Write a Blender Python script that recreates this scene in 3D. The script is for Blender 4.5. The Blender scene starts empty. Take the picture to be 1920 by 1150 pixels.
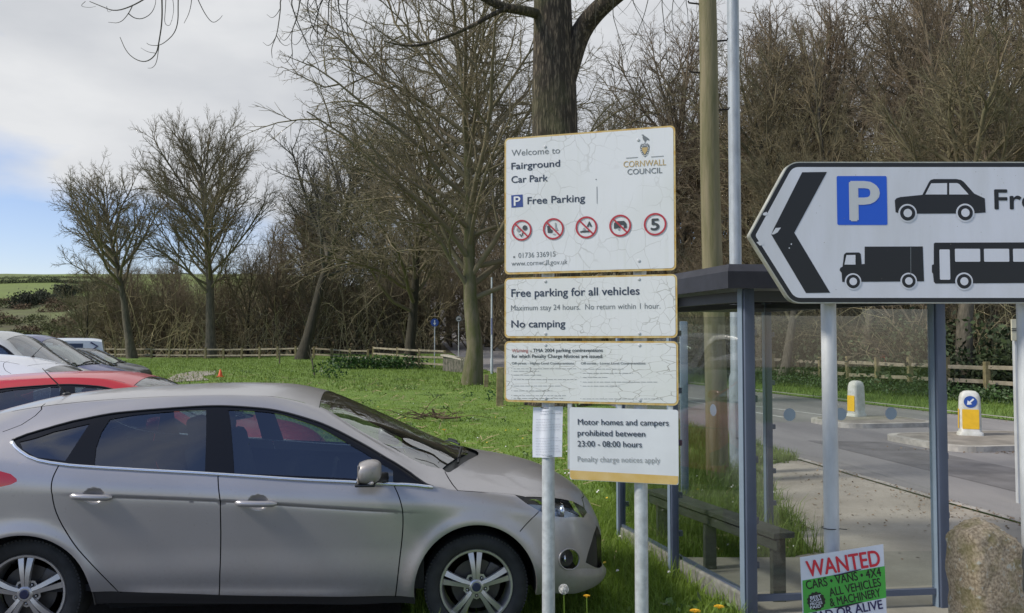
import bpy, bmesh, math, random
import numpy as np
from mathutils import Vector, Matrix
from mathutils.geometry import delaunay_2d_cdt, tessellate_polygon

S0 = bpy.context.scene
# ------------------------------------------------------------------ camera
EYE = 1.81; FPX = 1600.0; PITCH = math.radians(2.25)
cam_d = bpy.data.cameras.new("camera"); cam = bpy.data.objects.new("camera", cam_d)
S0.collection.objects.link(cam); S0.camera = cam
cam.location = (0, 0, EYE); cam.rotation_euler = (math.pi/2 + PITCH, 0, 0)
cam_d.sensor_width = 36.0; cam_d.lens = 36.0*FPX/1920.0; cam_d.clip_start = 0.05; cam_d.clip_end = 3000

# ------------------------------------------------------------------ light
SUN_EL = math.radians(42); SUN_AZ = math.radians(-106)      # azimuth from +Y towards +X
sun_dir = Vector((math.sin(SUN_AZ)*math.cos(SUN_EL), math.cos(SUN_AZ)*math.cos(SUN_EL), math.sin(SUN_EL)))
sd = bpy.data.lights.new("sun", "SUN"); sun = bpy.data.objects.new("sun", sd); S0.collection.objects.link(sun)
sd.energy = 2.6; sd.angle = math.radians(10); sd.color = (1.0, 0.93, 0.82)
sun.rotation_euler = sun_dir.to_track_quat('Z', 'Y').to_euler()
S0.view_settings.view_transform = 'Standard'; S0.view_settings.look = 'None'
S0.view_settings.exposure = 0.40; S0.view_settings.gamma = 1.0
W = bpy.data.worlds.new("World"); S0.world = W; W.use_nodes = True
nt = W.node_tree; nt.nodes.clear()
def wn(t, **k):
    n = nt.nodes.new(t)
    for a, b in k.items(): setattr(n, a, b)
    return n
sky = wn('ShaderNodeTexSky', sky_type='NISHITA', sun_disc=False, sun_elevation=SUN_EL, sun_rotation=SUN_AZ)
sky.air_density = 1.0; sky.dust_density = 0.25; sky.ozone_density = 1.3
tc = wn('ShaderNodeTexCoord'); mp = wn('ShaderNodeMapping'); mp.inputs['Scale'].default_value = (1.0, 1.0, 2.6)
mp.inputs['Location'].default_value = (0.35, 0.1, 0.25)
nz = wn('ShaderNodeTexNoise'); nz.inputs['Scale'].default_value = 2.1; nz.inputs['Detail'].default_value = 6; nz.inputs['Roughness'].default_value = 0.52
nz2 = wn('ShaderNodeTexNoise'); nz2.inputs['Scale'].default_value = 3.4; nz2.inputs['Detail'].default_value = 5; nz2.inputs['Roughness'].default_value = 0.5
sep = wn('ShaderNodeSeparateXYZ')
grad = wn('ShaderNodeMapRange'); grad.inputs[1].default_value = 0.0; grad.inputs[2].default_value = 0.25; grad.inputs[1].default_value = 0.13; grad.inputs[2].default_value = 0.24; grad.inputs[3].default_value = -0.02; grad.inputs[4].default_value = 0.36
add = wn('ShaderNodeMath', operation='ADD')
ramp = wn('ShaderNodeValToRGB'); ramp.color_ramp.elements[0].position = 0.42; ramp.color_ramp.elements[1].position = 0.58
cram = wn('ShaderNodeValToRGB'); e = cram.color_ramp.elements
e[0].position = 0.32; e[0].color = (0.43, 0.45, 0.485, 1); e[1].position = 0.66; e[1].color = (0.625, 0.635, 0.65, 1)
mul = wn('ShaderNodeVectorMath', operation='SCALE'); mul.inputs[3].default_value = 9.6
mix = wn('ShaderNodeMix', data_type='RGBA')
bg = wn('ShaderNodeBackground'); bg.inputs['Strength'].default_value = 0.1; out = wn('ShaderNodeOutputWorld')
L = nt.links.new
skm = wn('ShaderNodeVectorMath', operation='MULTIPLY'); skm.inputs[1].default_value = (1.02, 0.98, 1.14)
L(tc.outputs['Generated'], mp.inputs[0]); L(mp.outputs[0], nz.inputs[0]); L(mp.outputs[0], nz2.inputs[0])
L(tc.outputs['Generated'], sep.inputs[0]); L(sep.outputs[2], grad.inputs[0])
gx_ = wn('ShaderNodeMapRange'); gx_.inputs[1].default_value = -0.50; gx_.inputs[2].default_value = -0.20; gx_.inputs[3].default_value = -0.22; gx_.inputs[4].default_value = 0.03
gy_ = wn('ShaderNodeMapRange'); gy_.inputs[1].default_value = -0.62; gy_.inputs[2].default_value = -0.20; gy_.inputs[3].default_value = -0.45; gy_.inputs[4].default_value = 0.0
ad3 = wn('ShaderNodeMath', operation='ADD'); L(sep.outputs[1], gy_.inputs[0])
ad2 = wn('ShaderNodeMath', operation='ADD'); L(sep.outputs[0], gx_.inputs[0])
L(nz.outputs[0], add.inputs[0]); L(grad.outputs[0], add.inputs[1]); L(add.outputs[0], ad2.inputs[0]); L(gx_.outputs[0], ad2.inputs[1]); gz_ = wn('ShaderNodeMapRange'); gz_.inputs[1].default_value = 0.60; gz_.inputs[2].default_value = 0.92; gz_.inputs[3].default_value = 0.0; gz_.inputs[4].default_value = -0.30
ad4 = wn('ShaderNodeMath', operation='ADD'); L(sep.outputs[2], gz_.inputs[0]); L(gz_.outputs[0], ad4.inputs[0]); L(ad2.outputs[0], ad4.inputs[1]); L(ad4.outputs[0], ad3.inputs[0]); L(gy_.outputs[0], ad3.inputs[1]); L(ad3.outputs[0], ramp.inputs[0])
L(nz2.outputs[0], cram.inputs[0]); L(cram.outputs[0], mul.inputs[0])
L(sky.outputs[0], skm.inputs[0])
L(ramp.outputs[0], mix.inputs[0]); L(skm.outputs[0], mix.inputs[6]); L(mul.outputs[0], mix.inputs[7])
L(mix.outputs[2], bg.inputs[0]); L(bg.outputs[0], out.inputs[0])

# ------------------------------------------------------------------ helpers
def ray(px, py):
    x = (px-960)/FPX; y = (575-py)/FPX
    return np.array([x, math.cos(PITCH)-y*math.sin(PITCH), math.sin(PITCH)+y*math.cos(PITCH)])
def at(px, py, Y):
    r = ray(px, py); return np.array([0, 0, EYE]) + r*(Y/r[1])
def ground_at(px, py):                      # point of the flat ground seen in that direction
    r = ray(px, py); return np.array([0, 0, EYE]) - r*(EYE/r[2])
def xat(px, Y): return (px-960)/FPX*Y*1.0

MATS = {}
def mat(name, col, rough=0.6, metal=0.0, spec=0.5, var=0.0, vscale=8.0, col2=None, bump=0.0, bscale=40.0, coat=0.0, island=0.0, stretch=None, detail=4, space='Object', thin=0.0):
    if name in MATS: return MATS[name]
    m = bpy.data.materials.new(name); m.use_nodes = True; t = m.node_tree; b = t.nodes['Principled BSDF']
    b.inputs['Base Color'].default_value = (*col, 1); b.inputs['Roughness'].default_value = rough
    b.inputs['Metallic'].default_value = metal; b.inputs['Specular IOR Level'].default_value = spec
    b.inputs['Coat Weight'].default_value = coat; b.inputs['Coat Roughness'].default_value = 0.06
    N = t.nodes.new; K = t.links.new
    src = None
    if var > 0 or col2 or bump > 0 or island > 0:
        c = N('ShaderNodeTexCoord'); mpn = N('ShaderNodeMapping'); K(c.outputs[space], mpn.inputs[0])
        if stretch: mpn.inputs['Scale'].default_value = stretch
    if var > 0 or col2:
        n = N('ShaderNodeTexNoise'); n.inputs['Scale'].default_value = vscale; n.inputs['Detail'].default_value = detail; n.inputs['Roughness'].default_value = 0.6
        K(mpn.outputs[0], n.inputs[0])
        r = N('ShaderNodeValToRGB'); c2 = col2 or tuple(x*(1-var) for x in col); c1 = col if col2 else tuple(min(1, x*(1+var)) for x in col)
        r.color_ramp.elements[0].position = 0.36; r.color_ramp.elements[0].color = (*c2, 1)
        r.color_ramp.elements[1].position = 0.64; r.color_ramp.elements[1].color = (*c1, 1)
        K(n.outputs[0], r.inputs[0]); src = r.outputs[0]
    if island > 0:
        g = N('ShaderNodeNewGeometry'); mr = N('ShaderNodeMapRange'); mr.inputs[3].default_value = 1-island; mr.inputs[4].default_value = 1+island
        K(g.outputs['Random Per Island'], mr.inputs[0])
        v = N('ShaderNodeVectorMath'); v.operation = 'SCALE'
        if src: K(src, v.inputs[0])
        else: v.inputs[0].default_value = col
        K(mr.outputs[0], v.inputs[3]); src = v.outputs[0]
    if src: K(src, b.inputs['Base Color'])
    if thin > 0:                              # leaves and blades let some light through
        tl = N('ShaderNodeBsdfTranslucent'); mxs = N('ShaderNodeMixShader'); mxs.inputs[0].default_value = thin; om = [q for q in t.nodes if q.type == 'OUTPUT_MATERIAL'][0]
        if src: K(src, tl.inputs[0])
        else: tl.inputs[0].default_value = (*col, 1)
        K(b.outputs[0], mxs.inputs[1]); K(tl.outputs[0], mxs.inputs[2]); K(mxs.outputs[0], om.inputs[0])
    if bump > 0:
        n = N('ShaderNodeTexNoise'); n.inputs['Scale'].default_value = bscale; n.inputs['Detail'].default_value = 6
        K(mpn.outputs[0], n.inputs[0]); bp = N('ShaderNodeBump'); bp.inputs['Strength'].default_value = bump; bp.inputs['Distance'].default_value = 0.02
        K(n.outputs[0], bp.inputs['Height']); K(bp.outputs[0], b.inputs['Normal'])
    MATS[name] = m; return m
def glass(name, tint, refl=1.0, f0=.04, fmax=.6, rough=0.0, power=5.0):
    m = bpy.data.materials.new(name); m.use_nodes = True; t = m.node_tree; t.nodes.clear()
    o = t.nodes.new('ShaderNodeOutputMaterial'); mx = t.nodes.new('ShaderNodeMixShader'); tr = t.nodes.new('ShaderNodeBsdfTransparent')
    gl = t.nodes.new('ShaderNodeBsdfGlossy'); lw = t.nodes.new('ShaderNodeLayerWeight'); lw.inputs[0].default_value = .5      # facing = 1 - |cos|
    pw = t.nodes.new('ShaderNodeMath'); pw.operation = 'POWER'; pw.inputs[1].default_value = power
    ma = t.nodes.new('ShaderNodeMath'); ma.operation = 'MULTIPLY_ADD'; ma.inputs[1].default_value = fmax-f0; ma.inputs[2].default_value = f0
    tr.inputs[0].default_value = (*tint, 1); gl.inputs['Roughness'].default_value = rough; gl.inputs[0].default_value = (refl, refl, refl, 1)
    K = t.links.new; K(lw.outputs['Facing'], pw.inputs[0]); K(pw.outputs[0], ma.inputs[0]); K(ma.outputs[0], mx.inputs[0]); K(tr.outputs[0], mx.inputs[1]); K(gl.outputs[0], mx.inputs[2])
    K(mx.outputs[0], o.inputs[0]); MATS[name] = m; return m

def link(o, parent=None):
    S0.collection.objects.link(o)
    if parent is not None: o.parent = parent
    return o
def mesh(name, verts, faces, m, parent=None, smooth=False, loc=None):
    me = bpy.data.meshes.new(name); me.from_pydata([tuple(map(float, v)) for v in verts], [], [tuple(map(int, f)) for f in faces])
    for x in (m if isinstance(m, (list, tuple)) else [m]): me.materials.append(x)
    if smooth: me.polygons.foreach_set('use_smooth', [True]*len(me.polygons))
    o = bpy.data.objects.new(name, me); link(o, parent)
    if loc is not None: o.location = loc
    return o
def bigmesh(name, V, Fq, m, parent=None, smooth=False, k=4):
    V = np.asarray(V, np.float32); Fq = np.asarray(Fq, np.int32)
    me = bpy.data.meshes.new(name); me.vertices.add(len(V)); me.vertices.foreach_set('co', V.ravel())
    me.loops.add(Fq.size); me.loops.foreach_set('vertex_index', Fq.ravel())
    me.polygons.add(len(Fq)); me.polygons.foreach_set('loop_start', np.arange(0, Fq.size, k, dtype=np.int32))
    me.polygons.foreach_set('loop_total', np.full(len(Fq), k, np.int32))
    me.polygons.foreach_set('use_smooth', np.full(len(Fq), smooth, bool))
    for x in (m if isinstance(m, (list, tuple)) else [m]): me.materials.append(x)
    me.update(calc_edges=True); me.validate()
    return link(bpy.data.objects.new(name, me), parent)
def tag(o, label=None, cat=None, group=None, kind=None):
    if label: o['label'] = label
    if cat: o['category'] = cat
    if group: o['group'] = group
    if kind: o['kind'] = kind
    return o
def thing(name, label, cat, loc=(0, 0, 0), rz=0.0, group=None):
    o = bpy.data.objects.new(name, None); link(o); o.location = tuple(map(float, loc)); o.rotation_euler = (0, 0, rz); o.empty_display_size = 0.2
    return tag(o, label, cat, group)
def kids(o): return [c for c in bpy.data.objects if c.parent == o]
def copy_tree(o, parent=None, ch=None):
    if ch is None:
        ch = {}
        for c in bpy.data.objects:
            if c.parent: ch.setdefault(c.parent.name, []).append(c)
    c = o.copy(); S0.collection.objects.link(c); c.parent = parent
    for k in ch.get(o.name, []): copy_tree(k, c, ch)
    return c

class MB:                                     # gathers several shaped primitives into one mesh
    def __init__(s): s.v = []; s.f = []; s.mi = []
    def add(s, v, f, mi=0):
        n = len(s.v); s.v += [tuple(map(float, q)) for q in v]; s.f += [tuple(n+int(i) for i in q) for q in f]; s.mi += [mi]*len(f)
    def box(s, c, d, rz=0.0, mi=0, bev=0.0, R=None):
        bm = bmesh.new(); bmesh.ops.create_cube(bm, size=1)
        for v in bm.verts: v.co = Vector((v.co.x*d[0], v.co.y*d[1], v.co.z*d[2]))
        if bev > 0: bmesh.ops.bevel(bm, geom=bm.edges[:], offset=bev, segments=2, affect='EDGES', profile=0.5)
        M = Matrix.Translation(Vector(tuple(map(float, c)))) @ (R if R is not None else Matrix.Rotation(rz, 4, 'Z'))
        bm.verts.index_update()
        s.add([M @ v.co for v in bm.verts], [[v.index for v in f.verts] for f in bm.faces], mi); bm.free()
    def bar(s, a, b, w, h, mi=0, bev=0.0):     # a rectangular bar from a to b, width w sideways and h upright
        a = Vector(tuple(map(float, a))); b = Vector(tuple(map(float, b))); d = b-a; x = d.normalized()
        up = Vector((0, 0, 1)) if abs(x.z) < 0.95 else Vector((0, 1, 0))
        y = up.cross(x).normalized(); z = x.cross(y)
        R = Matrix((x, y, z)).transposed().to_4x4()
        s.box((a+b)/2, (d.length, w, h), R=R, mi=mi, bev=bev)
    def tube(s, pts, rad, n=8, mi=0, cap=True):
        P = [np.array(tuple(map(float, p))) for p in pts]; m = len(P)
        rad = rad if hasattr(rad, '__len__') else [rad]*m
        V = []; ref = None
        for i in range(m):
            d = P[min(i+1, m-1)]-P[max(i-1, 0)]; d = d/(np.linalg.norm(d)+1e-9)
            if ref is None: ref = np.array([0, 0, 1.]) if abs(d[2]) < 0.9 else np.array([1., 0, 0])
            u = np.cross(d, ref); u /= np.linalg.norm(u)+1e-9; w = np.cross(u, d); ref = w
            for k in range(n):
                a = 2*math.pi*k/n; V.append(P[i]+rad[i]*(u*math.cos(a)+w*math.sin(a)))
        F = [(i*n+k, i*n+(k+1) % n, (i+1)*n+(k+1) % n, (i+1)*n+k) for i in range(m-1) for k in range(n)]
        if cap: F += [tuple(range(n))[::-1], tuple((m-1)*n+k for k in range(n))]
        s.add(V, F, mi)
    def lathe(s, prof, c=(0, 0, 0), n=24, axis='Z', mi=0, cap=True):
        V = []; c = np.array(c, float)
        for r, h in prof:
            for k in range(n):
                a = 2*math.pi*k/n; x, y = r*math.cos(a), r*math.sin(a)
                V.append(c + (np.array([x, y, h]) if axis == 'Z' else np.array([x, h, y]) if axis == 'Y' else np.array([h, x, y])))
        m = len(prof)
        F = [(i*n+k, i*n+(k+1) % n, (i+1)*n+(k+1) % n, (i+1)*n+k) for i in range(m-1) for k in range(n)]
        if axis == 'Y': F = [f[::-1] for f in F]
        if cap: F += [tuple(range(n))[::-1], tuple((m-1)*n+k for k in range(n))]
        s.add(V, F, mi)
    def poly(s, pts, mi=0):                    # planar polygon, possibly concave
        pts = [Vector(tuple(map(float, p))) for p in pts]
        T = tessellate_polygon([pts]); s.add(pts, T, mi)
    def build(s, name, m, parent=None, smooth=False, loc=None, sharp=None):
        o = mesh(name, s.v, s.f, m, parent, smooth, loc)
        if len(o.data.materials) > 1: o.data.polygons.foreach_set('material_index', s.mi)
        if smooth and sharp:
            try: o.data.set_sharp_from_angle(angle=math.radians(sharp))
            except Exception: pass
        return o

# ------------------------------------------------------------------ ground shape
def sst(x): x = np.clip(x, 0, 1); return x*x*(3-2*x)
def near_edge(Y): return np.interp(Y, [0, 8.45, 9.8, 11.65, 60, 100, 150], [6.5, 5.07, 4.83, 4.58, -2.9, -8.5, -18])
def far_edge(Y): return np.interp(Y, [0, 18.6, 29, 60, 100, 150], [15.9, 11.3, 8.75, 1.5, -3.0, -10])
def road_z(Y): return 7.2*sst((Y-52)/150)
def fence_x(Y): return 14.3-0.33*(Y-26)
def gz(X, Y):
    X = np.asarray(X, float); Y = np.asarray(Y, float)
    z = 0.22*sst((Y-8)/20)*sst((-2-X-0.15*Y)/4)
    z = z + 0.02*sst((-1.4-X)/3)*sst((8-Y)/2)
    rc = (near_edge(Y)+far_edge(Y))/2
    z = z + road_z(Y)*(1-sst((np.abs(X-rc)-5)/25))*sst((X-rc+24)/12)
    d = X-fence_x(Y)
    bank = 16*sst((d-3)/48)*sst((Y-2)/25)*sst((X+6)/8+0.2)
    mid = 9*sst((Y-92)/80)
    left = 27*sst((Y-112)/230)*sst((-22-X+0.0*Y)/60)
    far = np.maximum(mid, left)
    return z + np.maximum(bank, far*1.0)
# ------------------------------------------------------------------ car body surface  S(x, t): x forward from the rear axle, t from sill (0) to roof centre (1)
CAR_YAW = math.radians(5.5); CAR_ORG = np.array([-2.88673, 5.77640, 0.0])
FWv = np.array([math.cos(CAR_YAW), math.sin(CAR_YAW)]); LFv = np.array([-FWv[1], FWv[0]])
TAB = {   # x: (y,z) of seven control points, then the height on the centre line
 -0.80: [(.50,.36),(.56,.46),(.58,.60),(.56,.74),(.50,.83),(.40,.87),(.28,.89),.90],
 -0.74: [(.66,.32),(.74,.45),(.76,.62),(.74,.88),(.68,1.02),(.56,1.08),(.40,1.12),1.15],
 -0.58: [(.77,.30),(.84,.43),(.86,.62),(.85,.93),(.78,1.10),(.68,1.20),(.50,1.27),1.30],
 -0.35: [(.80,.30),(.87,.42),(.89,.62),(.885,.955),(.835,1.14),(.735,1.25),(.55,1.345),1.385],
 0.00: [(.82,.29),(.885,.42),(.90,.62),(.897,.94),(.855,1.108),(.725,1.275),(.56,1.41),1.46],
 0.45: [(.82,.28),(.89,.43),(.898,.62),(.907,.917),(.868,1.055),(.645,1.37),(.56,1.45),1.497],
 1.00: [(.82,.26),(.89,.43),(.897,.62),(.910,.886),(.870,1.018),(.617,1.405),(.56,1.468),1.515],
 1.30: [(.82,.25),(.89,.42),(.897,.62),(.910,.864),(.870,.998),(.625,1.388),(.56,1.460),1.508],
 1.60: [(.82,.24),(.89,.41),(.897,.61),(.908,.838),(.870,.978),(.672,1.318),(.575,1.400),1.452],
 1.90: [(.82,.23),(.885,.40),(.893,.60),(.903,.812),(.868,.962),(.735,1.19),(.635,1.235),1.335],
 2.10: [(.81,.23),(.88,.39),(.89,.59),(.900,.797),(.867,.947),(.795,1.085),(.67,1.127),1.245],
 2.34: [(.81,.22),(.88,.38),(.887,.58),(.896,.782),(.866,.925),(.845,.952),(.72,1.012),1.135],
 2.50: [(.81,.23),(.88,.38),(.885,.58),(.893,.772),(.860,.908),(.79,.940),(.66,.985),1.065],
 2.62: [(.81,.24),(.88,.38),(.885,.58),(.890,.765),(.855,.898),(.76,.930),(.60,.972),1.028],
 2.83: [(.81,.26),(.885,.39),(.888,.58),(.885,.752),(.845,.872),(.745,.905),(.57,.945),.985],
 3.05: [(.79,.265),(.865,.39),(.870,.57),(.855,.725),(.800,.830),(.71,.862),(.52,.900),.930],
 3.20: [(.73,.265),(.800,.37),(.805,.55),(.785,.685),(.740,.780),(.66,.812),(.48,.845),.872],
 3.30: [(.65,.265),(.715,.355),(.720,.50),(.70,.62),(.665,.725),(.59,.755),(.42,.790),.818],
 3.38: [(.55,.27),(.615,.335),(.620,.44),(.60,.56),(.565,.660),(.50,.695),(.34,.728),.755],
 3.44: [(.42,.275),(.48,.32),(.485,.40),(.47,.49),(.44,.575),(.38,.605),(.25,.635),.66],
 3.47: [(.29,.28),(.33,.31),(.335,.37),(.325,.44),(.30,.50),(.25,.52),(.16,.535),.55],
}
TX = np.array(sorted(TAB)); TC = np.array([[c for yz in TAB[x][:7] for c in yz]+[TAB[x][7]] for x in TX])
def pchip(X, Y, x):
    h = np.diff(X); d = np.diff(Y, axis=0)/h[:, None]; m = np.zeros_like(Y)
    m[0] = d[0]; m[-1] = d[-1]
    w1 = (2*h[1:]+h[:-1])[:, None]; w2 = (h[1:]+2*h[:-1])[:, None]
    same = d[:-1]*d[1:] > 0
    with np.errstate(all='ignore'): hm = (w1+w2)/(w1/d[:-1]+w2/d[1:])
    m[1:-1] = np.where(same, hm, 0)
    i = np.clip(np.searchsorted(X, x)-1, 0, len(X)-2); s = ((x-X[i])/h[i])[:, None]; H = h[i][:, None]
    return (1+2*s)*(1-s)**2*Y[i]+s*(1-s)**2*H*m[i]+s*s*(3-2*s)*Y[i+1]+s*s*(s-1)*H*m[i+1]
HUB_F = (2.607, .316); HUB_R = (0.0, .345)
HCUP = [(1.330, .868), (.412, .922)]
ARCH = [(2.60, .32, .368, .390), (0.02, .335, .385, .372)]
def CS(x, t):                                # car surface, right side given as positive half width
    x = np.atleast_1d(np.asarray(x, float)); t = np.atleast_1d(np.asarray(t, float)); x, t = np.broadcast_arrays(x, t)
    C = pchip(TX, TC, np.clip(x, TX[0], TX[-1]))
    py = np.concatenate([C[:, 0:14:2], np.zeros((len(x), 1))], 1); pz = np.concatenate([C[:, 1:14:2], C[:, 14:15]], 1)
    u = np.clip(t, 0, 1)*7; out = []
    for P in (py, pz):
        k = np.minimum(u.astype(int), 6); s = u-k; r = np.arange(len(x)); a = P[r, k]; b = P[r, k+1]
        first = np.isin(k, [0, 3, 4, 6]); last = np.isin(k, [2, 3, 5, 6])
        pm = np.where(first, 2*a-b, P[r, np.maximum(k-1, 0)]); pn = np.where(last, 2*b-a, P[r, np.minimum(k+2, 7)])
        ma = (b-pm)/2; mb = (pn-a)/2
        ma = np.where(first & ~last, 1.5*(b-a)-.5*mb, ma); mb = np.where(last & ~first, 1.5*(b-a)-.5*ma, mb)
        v = (1+2*s)*(1-s)**2*a+s*(1-s)**2*ma+s*s*(3-2*s)*b+s*s*(s-1)*mb
        if P is pz: v = np.where(k == 6, a+(b-a)*(1-(1-s)**2.1), v)
        out.append(v)
    y, z = out
    y = y+np.where((u > 3) & (u < 4), .010*np.sin(np.pi*(u-3)), 0)
    for (ax, az, rx, rz) in ARCH:            # flared arch lips
        d = np.sqrt(((x-ax)/rx)**2+((z-az)/rz)**2)
        y = y+np.where(u < 4, .016*np.exp(-((d-1.02)/.14)**2)*np.clip((4-u), 0, 1), 0)
    y = y-np.where(u < 3, .0050*np.exp(-(3-u)/.075), 0)*sst((x-.15)/.5)*sst((2.34-x)/.4)      # crease under the handles
    y = y+np.where(u < 3, .020*np.exp(-((z-.350+.035*(x-.4))/.040)**2), 0)*sst((x-.45)/.3)*sst((2.15-x)/.5)   # flare along the door foot
    for (hx, hz) in HCUP:                    # finger recesses behind the door handles
        d = ((x-hx)/.060)**2+((z-hz)/.042)**2; y = y-np.where(u < 4, .026*np.clip(1-d, 0, 1)**.8, 0)
    return np.stack([x, y, z], 1)
def t_of_z(x, z):                            # section parameter at a height
    lo, hi = np.zeros_like(x), np.ones_like(x)
    for _ in range(40):
        m = (lo+hi)/2; q = CS(x, m)[:, 2] < z; lo = np.where(q, m, lo); hi = np.where(q, hi, m)
    return (lo+hi)/2
_gx = np.linspace(-.79, 3.46, 260); _gt = np.linspace(0, 1, 150); _GX, _GT = np.meshgrid(_gx, _gt); _GX = _GX.ravel(); _GT = _GT.ravel()
_GP = CS(_GX, _GT)
def _proj(P):                                # car-local right-side point to picture coordinates of the reference view
    w = CAR_ORG[:2]+P[:, 0:1]*FWv-P[:, 1:2]*LFv; d = np.stack([w[:, 0], w[:, 1], P[:, 2]-EYE], 1)
    c, s = math.cos(PITCH), math.sin(PITCH); dep = d[:, 1]*c+d[:, 2]*s; up = -d[:, 1]*s+d[:, 2]*c
    return np.stack([960+FPX*d[:, 0]/dep, 575-FPX*up/dep], 1)
_GU = _proj(_GP)
def XT(px, py):                              # surface parameters of a point measured on the body
    q = np.array([px, py], float); k = np.argmin(((_GU-q)**2).sum(1)); x, t = _GX[k], _GT[k]
    for _ in range(6):
        b = _proj(CS([x], [t]))[0]; h = 1e-4
        J = np.stack([(_proj(CS([x+h], [t]))[0]-b)/h, (_proj(CS([x], [t+h]))[0]-b)/h], 1)
        try: dx = np.linalg.solve(J, q-b)
        except Exception: break
        dx = np.clip(dx, -.03, .03); x = float(np.clip(x+dx[0], -.8, 3.47)); t = float(np.clip(t+dx[1], 0, 1))
    return (x, t)
TS = 2.3                                      # section parameter to rough metres
def PX(l): return [XT(*q) for q in l]
def dense(pl, step=.03, closed=False):
    o = []; n = len(pl)
    for i in range(n if closed else n-1):
        a, b = np.array(pl[i]), np.array(pl[(i+1) % n]); k = max(1, int(np.hypot((b-a)[0], (b-a)[1]*TS)/step))
        o += [tuple(a+(b-a)*j/k) for j in range(k)]
    if not closed: o.append(tuple(pl[-1]))
    return o
def smoothline(pl, it=2):
    for _ in range(it):
        o = [pl[0]]
        for a, b in zip(pl[:-1], pl[1:]): o += [(.75*a[0]+.25*b[0], .75*a[1]+.25*b[1]), (.25*a[0]+.75*b[0], .25*a[1]+.75*b[1])]
        pl = o+[pl[-1]]
    return pl
def inpoly(P, poly):
    x, y = P[:, 0], P[:, 1]; r = np.zeros(len(P), bool); n = len(poly)
    for i in range(n):
        x1, y1 = poly[i]; x2, y2 = poly[(i+1) % n]
        if y1 == y2: continue
        c = ((y1 > y) != (y2 > y)) & (x < (x2-x1)*(y-y1)/(y2-y1)+x1); r ^= c
    return r
def dist_pl(P, pl):
    d = np.full(len(P), 9.); P = P*np.array([1, TS])
    for a, b in zip(pl[:-1], pl[1:]):
        a = np.array(a)*[1, TS]; b = np.array(b)*[1, TS]; ab = b-a; s = np.clip(((P-a)@ab)/(ab@ab+1e-12), 0, 1)
        d = np.minimum(d, np.hypot(*(P-a-s[:, None]*ab).T))
    return d

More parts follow.
